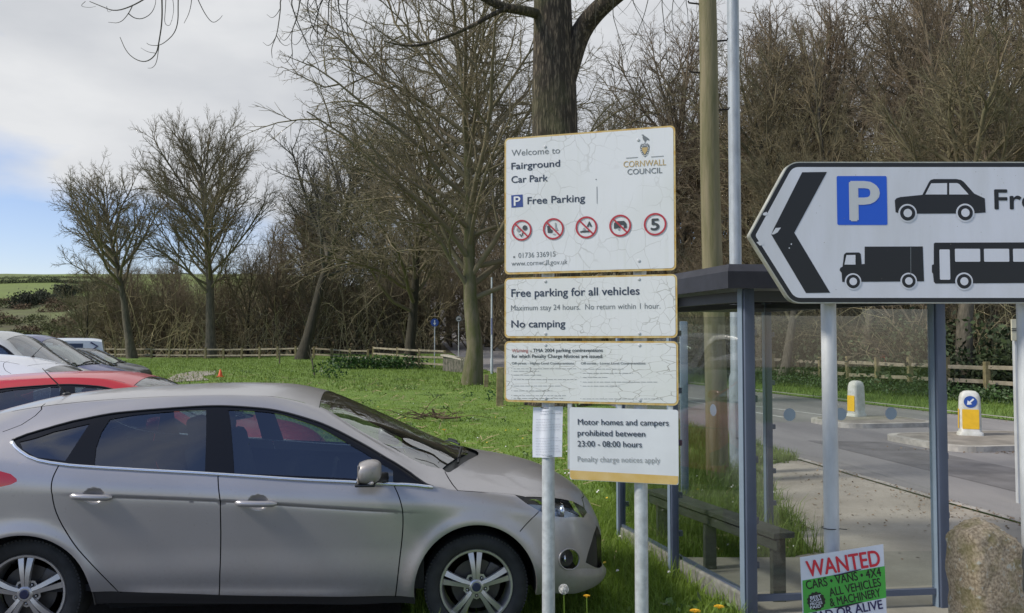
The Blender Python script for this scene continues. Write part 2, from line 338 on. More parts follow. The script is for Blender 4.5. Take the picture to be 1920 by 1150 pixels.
def car_layout():
    wt = [(22,825),(60,810),(120,793),(180,781),(250,771),(330,765),(400,761),(470,764),(520,770),(560,780),(620,801),(680,832),(740,868),(780,893),(812,912)]
    cb = [(22,828),(32,843),(60,862),(105,871),(200,878),(300,884),(410,890),(500,896),(600,902),(700,907),(760,910),(812,914)]
    WT = PX(wt); CB = PX(cb)
    R = {}
    R['dlo'] = WT+CB[::-1]
    R['glass_q'] = PX([(36,828),(100,809),(168,794),(122,864),(66,857),(42,842)])
    R['glass_r'] = PX([(176,874),(180,838),(190,810),(206,786),(250,778),(330,771),(386,769),(384,884)])
    R['glass_f'] = PX([(428,769),(480,771),(530,778),(600,802),(680,847),(737,882),(737,905),(439,888)])
    seamB = PX([(409,892),(413,940),(414,1000),(413,1060),(411,1118)])
    seamF = PX([(738,909),(748,930),(755,955),(756,985),(753,1020),(748,1060),(741,1122)])
    seamR = PX([(110,873),(97,900),(96,925),(105,965),(135,1015),(170,1055),(205,1092),(226,1114)])
    seamR = smoothline(seamR); seamF = smoothline(seamF)
    sill = PX([(174,1110),(300,1112),(411,1116),(640,1119),(780,1120)])
    R['door_f'] = seamB[:1]+PX([(500,896),(600,902),(700,907)])+seamF+PX([(640,1119)])+seamB[::-1]
    R['door_r'] = seamR[:1]+PX([(200,878),(300,884)])+seamB+PX([(300,1112)])+seamR[::-1]
    R['sill'] = [(sill[0][0]-.3, sill[0][1])]+sill+[(sill[-1][0]+.2, sill[-1][1]), (sill[-1][0]+.2, -.01), (sill[0][0]-.3, -.01)]
    t6 = 6/7
    R['windscreen'] = [(1.635, t6+.006), (1.9, t6+.004), (2.2, t6+.004), (2.40, t6+.008), (2.47, .90), (2.55, .95), (2.60, 1.01), (1.60, 1.01), (1.615, .93)]
    R['scuttle'] = [(2.40, t6+.008), (2.435, t6-.005), (2.50, .875), (2.60, .93), (2.655, .97), (2.665, 1.01), (2.60, 1.01), (2.55, .95), (2.47, .90)]
    bs = PX([(834,884),(845,903),(858,920),(900,923),(963,927)])
    hl = PX([(961,927),(985,932),(1040,934),(1075,941),(1095,952),(1101,962),(1094,971),(1060,971),(1035,968),(1010,958),(985,943)])
    R['headlight'] = hl
    R['bonnet'] = [(2.435, t6-.005)]+bs[1:]+[hl[1], hl[2], hl[3], hl[4], (hl[4][0]+.02, t6-.02), (3.36, t6+.03), (3.385, 1.01), (2.665, 1.01), (2.655, .97), (2.60, .93), (2.50, .875)]
    sb = PX([(1011,959),(1000,970),(985,985),(975,997)])
    R['bumper'] = sb[:1]+[hl[8], hl[7], hl[6], hl[5], hl[4], (hl[4][0]+.02, t6-.02), (3.36, t6+.03), (3.385, 1.01), (3.5, 1.01), (3.5, -.01), (2.86, -.01)]+sb[::-1]
    R['grille'] = PX([(1119,985),(1098,1055),(1117,1050),(1121,1020)])
    R['grille'] = [R['grille'][0], R['grille'][1], (3.40, R['grille'][1][1]-.03), (3.45, .10), (3.47, .16), (3.47, .5), (3.44, .5)]
    R['fog'] = [XT(1067+18*math.cos(a), 1049+19*math.sin(a)) for a in np.linspace(0, 2*math.pi, 20)[:-1]]
    R['roof'] = [(-.30, t6), (0, t6), (.5, t6), (1.0, t6), (1.635, t6), (1.635, t6+.006), (1.615, .93), (1.60, 1.01), (-.42, 1.01), (-.36, .93)]
    R['tail'] = PX([(2,884),(20,889),(31,898),(32,903),(20,909),(2,913)])
    R['tail'] = [(-.50, R['tail'][0][1]+.03)]+R['tail']+[(-.52, R['tail'][-1][1]-.03)]
    R['rearglass'] = [(-.72, t6), (-.50, t6), (-.47, 1.01), (-.715, 1.01)]
    seams = [seamB, seamF, seamR, bs, sb, PX([(85,757),(78,768),(66,780),(40,797),(5,810)]), [(-.20, t6), (0, t6), (.5, t6), (1.0, t6), (1.55, t6)],
             [hl[4], (hl[4][0]+.02, t6-.02), (3.36, t6+.03), (3.385, 1.0)], [(-.42, 1.0), (-.36, .93), (-.30, t6)], [(1.635, t6), (1.615, .93), (1.60, 1.0)]]
    return R, seams, CB, WT

CARM = {}
def car_meshes():
    R, seams, CB, WT = car_layout()
    SW = .0034
    edges = []; pts = []
    def addpl(pl, closed):
        pl = dense(pl, .03, closed); n = len(pts); pts.extend([(p[0], p[1]*TS) for p in pl]); m = len(pl)
        edges.extend([(n+i, n+i+1) for i in range(m-1)] + ([(n+m-1, n)] if closed else []))
    clampd = lambda pl: [(min(max(x, -.8), 3.47), min(max(t, 0), 1)) for x, t in pl]
    for k in R: R[k] = clampd(R[k])
    for k, pl in R.items(): addpl(pl, True)
    for pl in seams:
        q = np.array(dense(pl, .03))*[1, TS]; d = np.gradient(q, axis=0); nrm = np.stack([-d[:, 1], d[:, 0]], 1); nrm /= np.linalg.norm(nrm, axis=1)[:, None]+1e-9
        for sg in (-1, 1):
            w = q+sg*SW*nrm; addpl(clampd([(a, b/TS) for a, b in w]), False)
    arch = []
    for ax, az, rx, rz in ARCH:
        a = np.linspace(-.95, math.pi+.95, 60); xs = ax+rx*np.cos(a); zs = az+rz*np.sin(a)
        ts = t_of_z(xs, zs); pl = [(x, t) for x, t, z in zip(xs, ts, zs) if t > 1e-4]
        pl = [(pl[0][0], 0.)]+pl+[(pl[-1][0], 0.)]; arch.append(pl); addpl(pl, False)
    addpl([(-.8, 0), (3.47, 0), (3.47, 1), (-.8, 1)], True)
    for t in (3/7, 4/7, 6/7): addpl([(-.8, t), (3.47, t)], False)
    gx = np.arange(-.8, 3.471, .045); gt = np.linspace(0, 1, 57)[1:-1]
    for x in gx[1:-1]: pts.extend([(x+random.uniform(-.002, .002), t*TS+random.uniform(-.002, .002)) for t in gt])
    for t in (3/7-.0015, 3/7-.005, 3/7-.010, 3/7-.017, 3/7-.026): pts.extend([(x, t*TS) for x in np.arange(-.2, 2.5, .03)])
    for hx, hz in HCUP:
        xs, zs = np.meshgrid(np.linspace(hx-.07, hx+.07, 20), np.linspace(hz-.05, hz+.05, 15)); xs = xs.ravel()+1e-4*np.arange(300)/300; ts = t_of_z(xs, zs.ravel()); pts.extend(zip(xs, ts*TS))
    for ax, az, rx, rz in ARCH:
        for k in (1.02, 1.05, 1.09, 1.14, 1.2):
            a = np.linspace(-.7, math.pi+.7, 64); xs = ax+k*rx*np.cos(a); ts = t_of_z(xs, az+k*rz*np.sin(a)); pts.extend([(x, t*TS) for x, t in zip(xs, ts) if .01 < t < .6 and -.79 < x < 3.4])
    for x in np.linspace(3.2, 3.465, 16): pts.extend([(x, t*TS) for t in gt])
    V, E_, F, *_ = delaunay_2d_cdt([Vector(p) for p in pts], edges, [], 0, 1e-5)
    V = np.array([tuple(v) for v in V]); F = np.array([tuple(f) for f in F if len(f) == 3]); V[:, 1] /= TS
    V[:, 0] = np.clip(V[:, 0], -.8, 3.47); V[:, 1] = np.clip(V[:, 1], 0, 1)
    C = V[F].mean(1); CP = CS(C[:, 0], C[:, 1])
    reg = np.full(len(F), 'body', dtype='<U12')
    for k in ('roof', 'bonnet', 'bumper', 'door_f', 'door_r', 'sill', 'dlo', 'glass_q', 'glass_r', 'glass_f', 'scuttle', 'windscreen', 'rearglass', 'headlight', 'tail', 'grille', 'fog'):
        reg[inpoly(C, R[k])] = k
    sm = np.zeros(len(F), bool)
    for pl in seams: sm |= dist_pl(C, pl) < SW
    hard = np.isin(reg, ['glass_q', 'glass_r', 'glass_f', 'headlight', 'fog', 'windscreen'])
    reg[sm & ~hard] = 'seam'
    for (ax, az, rx, rz) in ARCH:
        d = ((CP[:, 0]-ax)/rx)**2+((CP[:, 2]-az)/rz)**2
        reg[(d < 1) & (C[:, 1] < .6)] = 'void'
    P = CS(V[:, 0], V[:, 1]); h = 2e-3
    def nrm(V):
        a = CS(np.minimum(V[:, 0]+h, 3.47), V[:, 1])-CS(np.maximum(V[:, 0]-h, -.8), V[:, 1])
        b = CS(V[:, 0], np.minimum(V[:, 1]+h, 1))-CS(V[:, 0], np.maximum(V[:, 1]-h, 0)); n = np.cross(b, a)
        n /= np.linalg.norm(n, axis=1)[:, None]+1e-12; n[n[:, 1]*1+n[:, 2]*.6 < 0] *= 1
        return n
    N = nrm(V); flip = (N[:, 1]*.5+N[:, 2] < -.8); N[flip] *= -1
    tri = P[F]; fn = np.cross(tri[:, 1]-tri[:, 0], tri[:, 2]-tri[:, 0]); bad = (fn*N[F].mean(1)).sum(1) < 0
    F = F.copy(); F[bad] = F[bad][:, ::-1]
    inset = {'dlo': .004, 'glass_q': .009, 'glass_r': .009, 'glass_f': .009, 'windscreen': .003, 'scuttle': .022, 'seam': .009, 'grille': .030, 'headlight': .003, 'fog': .025, 'sill': .012}
    parts = {}
    def half(k, side, off=0.0):
        f = F[reg == k]
        if not len(f): return None
        ids, inv = np.unique(f, return_inverse=True); f2 = inv.reshape(f.shape)
        q = P[ids]-N[ids]*(inset.get(k, 0)+off); n = N[ids].copy()
        if side < 0:                                   # right side: local y negative
            q = q*[1, -1, 1]; n = n*[1, -1, 1]; f2 = f2[:, ::-1]
        return q, f2, n
    def emit(name, ks, sides, off=0.0):
        q, f, n, o = [], [], [], 0
        for k in ks:
            for s in sides:
                r = half(k, s, off)
                if r is None: continue
                q.append(r[0]); f.append(r[1]+o); n.append(r[2]); o += len(r[0])
        q = np.concatenate(q); f = np.concatenate(f); n = np.concatenate(n)
        me = bpy.data.meshes.new(name); me.from_pydata(q.tolist(), [], f.tolist()); me.polygons.foreach_set('use_smooth', [True]*len(me.polygons))
        me.normals_split_custom_set_from_vertices(n.tolist()); return me
    M = {}
    for nm, ks in (('body', ['body']), ('roof', ['roof']), ('bonnet', ['bonnet']), ('front_bumper', ['bumper']), ('windscreen', ['windscreen']), ('rear_window', ['rearglass']),
                   ('panel_gap', ['seam']), ('scuttle', ['scuttle']), ('grille', ['grille'])): M[nm] = [emit(nm, ks, (-1, 1))]
    for nm, ks in (('front_door', 'door_f'), ('rear_door', 'door_r'), ('sill', 'sill'), ('window_trim', 'dlo'), ('quarter_window', 'glass_q'), ('rear_side_window', 'glass_r'),
                   ('front_side_window', 'glass_f'), ('headlight', 'headlight'), ('tail_light', 'tail'), ('fog_light', 'fog')): M[nm] = [emit(nm, [ks], (s,)) for s in (-1, 1)]
    # the dark bowl behind each headlight lens
    M['light_housing'] = [emit('light_housing', ['headlight'], (s,), .05) for s in (-1, 1)]
    M['fog_bowl'] = [emit('fog_bowl', ['fog'], (s,), .02) for s in (-1, 1)]
    return M, CB, WT, arch

def P3(x, t, off=0.0, side=-1):
    p = CS([x], [t])[0]; h = 2e-3
    a = CS([x+h], [t])[0]-CS([x-h], [t])[0]; b = CS([x], [min(t+h, 1)])[0]-CS([x], [max(t-h, 0)])[0]; n = np.cross(b, a); n /= np.linalg.norm(n)
    p = p+n*off; return np.array([p[0], side*p[1], p[2]])

def wheel_parts(root, c, side, M):
    w = bpy.data.objects.new('wheel', None); link(w, root); w.location = c; w.scale = (1, -side*1.0 if side > 0 else 1, 1)
    # outward is local -y
    t = MB(); R_, r_ = .318, .222
    prof = [(r_-.004, .020), (r_+.004, -.004), (r_+.020, -.016), (r_+.050, -.022), (R_-.020, -.016), (R_-.006, -.004), (R_, .016), (R_, .190), (R_-.02, .21), (r_, .20)]
    t.lathe(prof, n=72, axis='Y', cap=False)
    for k in range(90):                        # tread shoulder blocks
        a = 2*math.pi*k/90; t.box((math.cos(a)*(R_-.009), -.009, math.sin(a)*(R_-.009)), (.010, .012, .012), R=Matrix.Rotation(-a, 4, 'Y'))
    t.build('tyre', M['tyre'], w, True, sharp=35)
    r = MB()
    r.lathe([(.221, .022), (.224, .002), (.221, -.006), (.210, -.005), (.204, .004), (.199, .055), (.195, .16), (.221, .17)], n=72, axis='Y', cap=False)
    for k in range(5):
        A = math.radians(90+72*k+2)
        for s in (-1, 1):
            n = 7; V = []; F = []
            for i in range(n):
                u = i/(n-1); rr = .040+(.210-.040)*u
                ei = .0012+.0095*max(0, (u-.38)/.62)**.9; eo = .020+.0255*u**1.4; dep = -.014+.020*u**1.5-.006*math.sin(math.pi*u)
                for q, (ry, dd) in enumerate(((s*ei, .020), (s*ei, .001), (s*eo, .005), (s*(eo+.003), .022))):
                    V.append((math.cos(A)*rr-math.sin(A)*ry, dep+dd, math.sin(A)*rr+math.cos(A)*ry))
            for i in range(n-1):
                for q in range(3): F.append((i*4+q, (i+1)*4+q, (i+1)*4+q+1, i*4+q+1))
            r.add(V, F)
        B = A+math.radians(36)
        pts = [(math.cos(B+da)*rad, .010, math.sin(B+da)*rad) for da, rad in ((-.62, .045), (-.42, .075), (0, .082), (.42, .075), (.62, .045))]
        r.add(pts+[(0, .008, 0)], [(0, 1, 5), (1, 2, 5), (2, 3, 5), (3, 4, 5)])
    r.lathe([(.046, .012), (.044, -.012), (.034, -.018)], n=28, axis='Y')
    r.build('rim', M['alloy'], w, True, sharp=30)
    b = MB(); b.lathe([(.150, .075), (.150, .062), (.06, .060)], n=40, axis='Y'); b.lathe([(.19, .12), (.02, .12)], n=30, axis='Y')
    b.box((.10, .075, .06), (.09, .05, .12), R=Matrix.Rotation(.5, 4, 'Y'), bev=.01); b.build('brake_disc', M['disc'], w, True, sharp=30)
    n = MB()
    for k in range(5):
        A = math.radians(126+72*k+2); n.lathe([(.0105, .012), (.0105, .0035)], c=(math.cos(A)*.058, 0, math.sin(A)*.058), n=12, axis='Y')
    n.build('bolt_recess', M['blackp'], w)
    n = MB()
    for k in range(5):
        if k == 0: continue
        A = math.radians(126+72*k+2); n.lathe([(.0055, .004), (.0055, -.001), (.003, -.002)], c=(math.cos(A)*.058, 0, math.sin(A)*.058), n=8, axis='Y')
    n.build('wheel_bolt', M['alloy'], w)
    n = MB(); n.lathe([(.027, -.014), (.027, -.021), (.022, -.024), (.001, -.024)], n=28, axis='Y'); n.build('centre_cap', M['capblue'], w, True, sharp=30)

def build_car(label, M, group=None):
    root = thing('parked_car', label, 'car', CAR_ORG, CAR_YAW, group)
    MS, CB, WT, arch = car_meshes()
    mm = {'body': 'paint', 'roof': 'paint', 'bonnet': 'paint', 'front_bumper': 'paint', 'windscreen': 'wglass', 'rear_window': 'cglass', 'panel_gap': 'gap', 'scuttle': 'blackp', 'grille': 'grille',
          'front_door': 'paint', 'rear_door': 'paint', 'sill': 'sill', 'window_trim': 'gloss', 'quarter_window': 'dglass', 'rear_side_window': 'cglass', 'front_side_window': 'cglass',
          'headlight': 'lens', 'tail_light': 'red', 'fog_light': 'lens', 'light_housing': 'housing', 'fog_bowl': 'sill'}
    O = {}
    for k, ms in MS.items():
        for i, me in enumerate(ms):
            me.materials.append(M[mm[k]]); o = bpy.data.objects.new(k, me); O[(k, i)] = o
            par = root
            if k == 'light_housing': par = O[('headlight', i)]
            if k == 'fog_bowl': par = O[('fog_light', i)]
            if k in ('front_side_window',): par = O[('front_door', i)]
            if k in ('rear_side_window',): par = O[('rear_door', i)]
            link(o, par)
    for i, s in enumerate((-1, 1)):
        # bright strip under the side windows
        q = [P3(x, t, .001, s) for x, t in dense(smoothline(CB, 1), .03)]
        b = MB(); b.tube(q, .0115, 8); b.build('chrome_strip', M['chrome'], root, True)
        # weather seal round the top of the windows
        q = [P3(x, t, -.001, s) for x, t in dense(smoothline(WT, 1), .03)]
        b = MB(); b.tube(q, .006, 6); b.build('window_seal', M['blackp'], root, True)
        # arch lips and liners
        for pl in arch:
            V = []; F = []
            for x, t in pl:
                p = P3(x, max(t, 1e-3), 0, s); V += [tuple(p), (p[0], p[1]-s*.030, p[2]), (p[0], s*.42, p[2])]
            k = len(pl)
            mesh('arch_lip', [v for j in range(k) for v in (V[3*j], V[3*j+1])], [(2*j, 2*j+1, 2*j+3, 2*j+2) for j in range(k-1)], M['paintdark'], root, True)
            A = [V[3*j+1] for j in range(k)]; B = [V[3*j+2] for j in range(k)]
            mesh('wheel_well', A+B, [(j, k+j, k+j+1, j+1) for j in range(k-1)]+[tuple(range(k, 2*k))], M['void'], root)
        # handles: dark cup, bar, end caps
        for (x0, z0, x1, z1), d in (((1.205, .872, 1.436, .859), 'front_door'), ((.288, .924, .513, .912), 'rear_door')):
            xm, zm = (x0+x1)/2, (z0+z1)/2
            b = MB(); q = []
            for u in np.linspace(0, 1, 12):
                if not q: e0 = [P3(x, float(t_of_z(np.array([x]), np.array([z]))[0]), .006, s) for x, z in ((x0, z0), (x1, z1))]
                q.append(e0[0]*(1-u)+e0[1]*u+np.array([0, s*.026*math.sin(math.pi*u)**.5, 0]))
            r = [.009]+[.0185]*10+[.009]; b.tube(q, r, 12); b.build('door_handle', M['paint'], O[(d, i)], True, sharp=50)
        # mirror
        m = bpy.data.objects.new('wing_mirror', None); link(m, root)
        bm = bmesh.new(); bmesh.ops.create_uvsphere(bm, u_segments=28, v_segments=18, radius=1)
        for v in bm.verts:
            x, y, z = v.co
            sx = .085 if x < 0 else .078; fl = max(-.55, x) if True else x
            X = fl*sx; Z = z*(.080 if z > 0 else .068)*(1-.22*max(0, x)) ; Yy = y*.105
            if z < -.55: Z = -.55*.068-(abs(z)-.55)*.02
            pw = lambda a, e: math.copysign(abs(a)**e, a)
            x, y, z = pw(x, .72), pw(y, .75), pw(z, .72); k = 1-.16*max(0, x)
            v.co = (max(-.62, x)*.080, y*.092, z*.068*k+.004+.018*x*(1 if z > 0 else -.2))
        me = bpy.data.meshes.new('mirror_shell'); bm.to_mesh(me); bm.free(); me.polygons.foreach_set('use_smooth', [True]*len(me.polygons)); me.materials.append(M['paint'])
        o = bpy.data.objects.new('mirror_shell', me); link(o, m); o.location = (1.965, s*1.005, 1.045)
        b = MB(); b.tube([(1.905, s*.935, .993), (1.935, s*.96, .991), (1.98, s*1.06, .992), (2.0, s*1.09, .998)], [.012, .014, .014, .008], 8); b.build('indicator_lens', M['lens2'], m, True)
        b = MB(); b.box((1.955, s*1.0, .980), (.115, .16, .016), bev=.006); b.bar((1.99, s*.99, 1.005), (2.06, s*.86, 1.0), .05, .05, bev=.01); b.build('mirror_foot', M['blackp'], m, True, sharp=40)
        b = MB(); b.box((1.916, s*1.005, 1.045), (.006, .165, .105), bev=.003); b.build('mirror_glass', M['chrome2'], m)
        # headlight internals
        b = MB(); p = P3(*XT(1062, 955), -.03, s); b.lathe([(.04, 0), (.036, -.02), (.012, -.035)], c=p+np.array([0, 0, 0]), n=16, axis='X'); p = P3(*XT(1030, 950), -.03, s); b.lathe([(.035, 0), (.03, -.02), (.01, -.035)], c=p, n=16, axis='X')
        b.build('reflector', M['chrome'], O[('headlight', i)], True)
        f = MB(); q = [P3(x, t, .003, s) for x, t in [XT(1067+19*math.cos(a), 1049+20*math.sin(a)) for a in np.linspace(0, 2*math.pi, 25)]]; f.tube(q, .005, 6, cap=False); f.build('fog_ring', M['paint'], O[('fog_light', i)], True); f = MB(); f.lathe([(.026, 0), (.018, -.012), (.002, -.016)], c=P3(*XT(1064, 1049), -.024, s), n=16, axis='X'); f.build('fog_lens', M['chrome'], O[('fog_light', i)], True)
        wheel_parts(root, (HUB_F[0], s*.785, HUB_F[1]), s, M); wheel_parts(root, (HUB_R[0], s*.785, HUB_R[1]), s, M)
    # front lip under the bumper
    V = []; xs = np.concatenate([np.linspace(2.985, 3.36, 26), np.linspace(3.37, 3.469, 22)])
    for x in xs:
        k = float(sst((x-2.985)/.25)); t0 = .15; pr = [P3(x, t0+.03, .001), P3(x, t0, .010*k), P3(x, .075, .034*k+.002), P3(x, .012, .036*k+.002), P3(x, .012, -.03)]; V.append(pr)
    V.append([np.array([p[0]+.004, 0, p[2]]) for p in V[-1]]); xs = np.append(xs, 3.47)
    for mn, sl, mt_ in (('front_splitter', (0, 4), M['paint']), ('underside_lip', (3, 5), M['blackp'])):
        b = MB()
        for sd in (1, -1):
            W_ = [[(p[0], sd*p[1], p[2]) for p in r[sl[0]:sl[1]]] for r in V]; m_ = sl[1]-sl[0]; f_ = [(i*m_+j, i*m_+j+1, (i+1)*m_+j+1, (i+1)*m_+j) for i in range(len(xs)-1) for j in range(m_-1)]
            b.add([p for r in W_ for p in r], f_ if sd < 0 else [q[::-1] for q in f_])
        o = b.build(mn, mt_, root, True); bm = bmesh.new(); bm.from_mesh(o.data); bmesh.ops.remove_doubles(bm, verts=bm.verts, dist=1e-4); bm.to_mesh(o.data); bm.free()
    # closing panels: nose, tail, floor
    b = MB()
    for xe in (3.47, -.8):
        ts = np.linspace(0, 1, 22); e = CS(np.full(22, xe), ts); ring = [(p[0], p[1], p[2]) for p in e]+[(p[0], -p[1], p[2]) for p in e[::-1][1:]]; b.poly(ring)
    b.build('end_panel', M['paint'], root)
    b = MB(); b.box((1.3, 0, .27), (1.7, 1.5, .06)); b.box((-.45, 0, .30), (.5, 1.3, .05)); b.box((3.1, 0, .28), (.4, 1.2, .03)); b.build('underbody', M['void'], root)
    # cabin
    b = MB(); xs = np.linspace(-.45, 2.3, 26)
    for s in (-1, 1):
        V = []
        for x in xs:
            for t in ((.05, .25, 3/7, 4/7-.012) if x > .46 else (.405, .415, 3/7, 4/7-.012)): p = P3(x, t, -.075, s); V.append(p)
        b.add(V, [(i*4+j, (i+1)*4+j, (i+1)*4+j+1, i*4+j+1) for i in range(25) for j in range(3)])
    b.box((1.0, 0, .36), (2.6, 1.5, .04)); b.box((-.35, 0, .75), (.5, 1.35, .55), bev=.03)
    b.add([(1.95, -.74, .70), (1.95, .74, .70), (1.98, -.74, .93), (1.98, .74, .93), (2.30, -.74, .93), (2.30, .74, .93)], [(0, 1, 3, 2), (2, 3, 5, 4)])
    b.tube([(1.72, -.37+.18*math.cos(a), .86+.18*math.sin(a)) for a in np.linspace(0, 2*math.pi, 22)], .014, 6, cap=False); b.bar((1.74, -.37, .86), (2.0, -.37, .78), .05, .05)
    b.build('cabin_lining', M['inner'], root)
    for x0, ys, wd in ((1.0, (-.37, .37), .46), (.12, (0,), 1.25)):
        for y0 in ys:
            b = MB(); b.box((x0+.28, y0, .55), (.52, wd, .16), bev=.05)
            b.box((x0-.05, y0, .86), (.15, wd, .62), R=Matrix.Rotation(math.radians(-14), 4, 'Y'), bev=.05)
            for yy in ((y0,) if wd < 1 else (-.37, .37)): b.box((x0-.15, yy, 1.24), (.09, .26, .17), R=Matrix.Rotation(math.radians(-10), 4, 'Y'), bev=.035); b.bar((x0-.12, yy, 1.08), (x0-.15, yy, 1.2), .12, .015)
            b.build('seat', M['seat'], root, True, sharp=40)
    b = MB(); p = P3(-.05, .96, 0, -1); b.lathe([(.030, 0), (.024, .012), (.010, .020)], c=p, n=14); b.tube([p+np.array([0, 0, .015]), p+np.array([-.10, 0, .115]), p+np.array([-.155, 0, .175])], [.005, .0035, .0028], 6); b.build('aerial', M['blackp'], root, True)
    b = MB()
    for sd, x0, t0, x1, t1 in ((-1, 2.50, .885, 2.545, .995), (1, 2.53, .97, 2.43, .875)):
        q = [P3(x0+(x1-x0)*k, t0+(t1-t0)*k, .012, sd) for k in np.linspace(0, 1, 8)]; b.tube(q, [.008]*8, 6); b.tube([np.array(p)+[0, 0, .014] for p in q[1:6]], .006, 5)
    b.build('wiper', M['blackp'], root)
    b = MB(); b.box((1.66, 0, 1.365), (.03, .20, .06), bev=.01); b.build('rear_view_mirror', M['blackp'], root)
    return root
# ------------------------------------------------------------------ lettering and flat sign graphics
_fc = bpy.data.curves.new('lettering_curve', 'FONT'); _fo = bpy.data.objects.new('lettering_curve', _fc); link(_fo)
def glyphs(s, weight=0.0, res=3):
    _fc.body = s; _fc.offset = weight; _fc.resolution_u = res; _fc.size = 1.0; _fc.extrude = 0
    me = bpy.data.meshes.new_from_object(_fo); V = np.array([tuple(v.co)[:2] for v in me.vertices]) if len(me.vertices) else np.zeros((0, 2)); F = [tuple(p.vertices) for p in me.polygons]
    bpy.data.meshes.remove(me); return V, F
CAPH = max(glyphs('H')[0][:, 1])
class Sign:
    """a flat sign face: local x along the face, local z up, camera side at negative local y"""
    def __init__(s, PL, PR, base=None):
        s.U = PR-PL; s.U[2] = 0; s.U /= np.linalg.norm(s.U); s.N = np.array([s.U[1], -s.U[0], 0]); s.O = np.array(base if base is not None else [(PL[0]+PR[0])/2, (PL[1]+PR[1])/2, 0.])
        s.O = s.O - s.N*np.dot(s.O-PL, s.N); s.P = PL; s.rz = math.atan2(s.U[1], s.U[0])
    def uv(s, px, py):
        r = ray(px, py); o = np.array([0, 0, EYE]); t = np.dot(s.P-o, s.N)/np.dot(r, s.N); q = o+r*t-s.O
        return np.array([np.dot(q, s.U), q[2]])
class Flat:
    """flat graphics on a sign face, all layers of one colour group in one mesh"""
    def __init__(s): s.b = MB()
    def poly(s, pts, lay, mi=0): s.b.poly([(u, -lay*.0012, v) for u, v in pts], mi)
    def ring(s, c, ro, ri, lay, mi=0, n=40, asp=1.0):
        V = []; F = []
        for k in range(n):
            a = 2*math.pi*k/n
            for r in (ro, ri): V.append((c[0]+r*asp*math.cos(a), -lay*.0012, c[1]+r*math.sin(a)))
        F = [(2*k, 2*k+1, 2*((k+1) % n)+1, 2*((k+1) % n)) for k in range(n)]; s.b.add(V, F, mi)
    def disc(s, c, r, lay, mi=0, n=32, asp=1.0): s.poly([(c[0]+r*asp*math.cos(2*math.pi*k/n), c[1]+r*math.sin(2*math.pi*k/n)) for k in range(n)], lay, mi)
    def text(s, txt, bl, br, cap, lay, weight=0.0, mi=0):
        V, F = glyphs(txt, 0.0, 4); x0, x1 = V[:, 0].min(), V[:, 0].max(); d = (br-bl); up = np.array([-d[1], d[0]])/np.hypot(*d)
        q = [bl+d*((x-x0)/(x1-x0))+up*(y/CAPH*cap) for x, y in V]
        h = np.hypot(*d)/(x1-x0)*max(weight, 0)*.75
        for k, (ox, oy) in enumerate(((0, 0), (h, 0), (-h, 0), (0, h*.8), (0, -h*.8)) if weight > 0 else ((0, 0),)): s.b.add([(u+ox, -lay*.0012-k*.00012, v+oy) for u, v in q], F, mi)
    def build(s, name, m, parent, label=None):
        o = s.b.build(name, m, parent)
        me = o.data; bm = bmesh.new(); bm.from_mesh(me)
        for f in bm.faces:
            f.normal_update()
            if f.normal.y > 0: f.normal_flip()
        bm.to_mesh(me); bm.free()
        if label: o['label'] = label
        return o
def rrect(u0, v0, u1, v1, r, n=6):
    o = []
    for cx, cy, a0 in ((u1-r, v1-r, 0), (u0+r, v1-r, 90), (u0+r, v0+r, 180), (u1-r, v0+r, 270)):
        o += [(cx+r*math.cos(math.radians(a0+90*k/n)), cy+r*math.sin(math.radians(a0+90*k/n))) for k in range(n+1)]
    return o
def plate(name, pts, th, m, parent, y0=0.0, label=None):    # a plate with its front at local y = y0
    b = MB(); n = len(pts)
    F = [(u, y0, v) for u, v in pts]; B = [(u, y0+th, v) for u, v in pts]; b.poly(F); b.poly(B)
    b.add(F+B, [(k, (k+1) % n, n+(k+1) % n, n+k) for k in range(n)])
    o = b.build(name, m, parent); bm = bmesh.new(); bm.from_mesh(o.data); bmesh.ops.remove_doubles(bm, verts=bm.verts, dist=1e-6); bmesh.ops.recalc_face_normals(bm, faces=bm.faces); bm.to_mesh(o.data); bm.free()
    if label: o['label'] = label
    return o
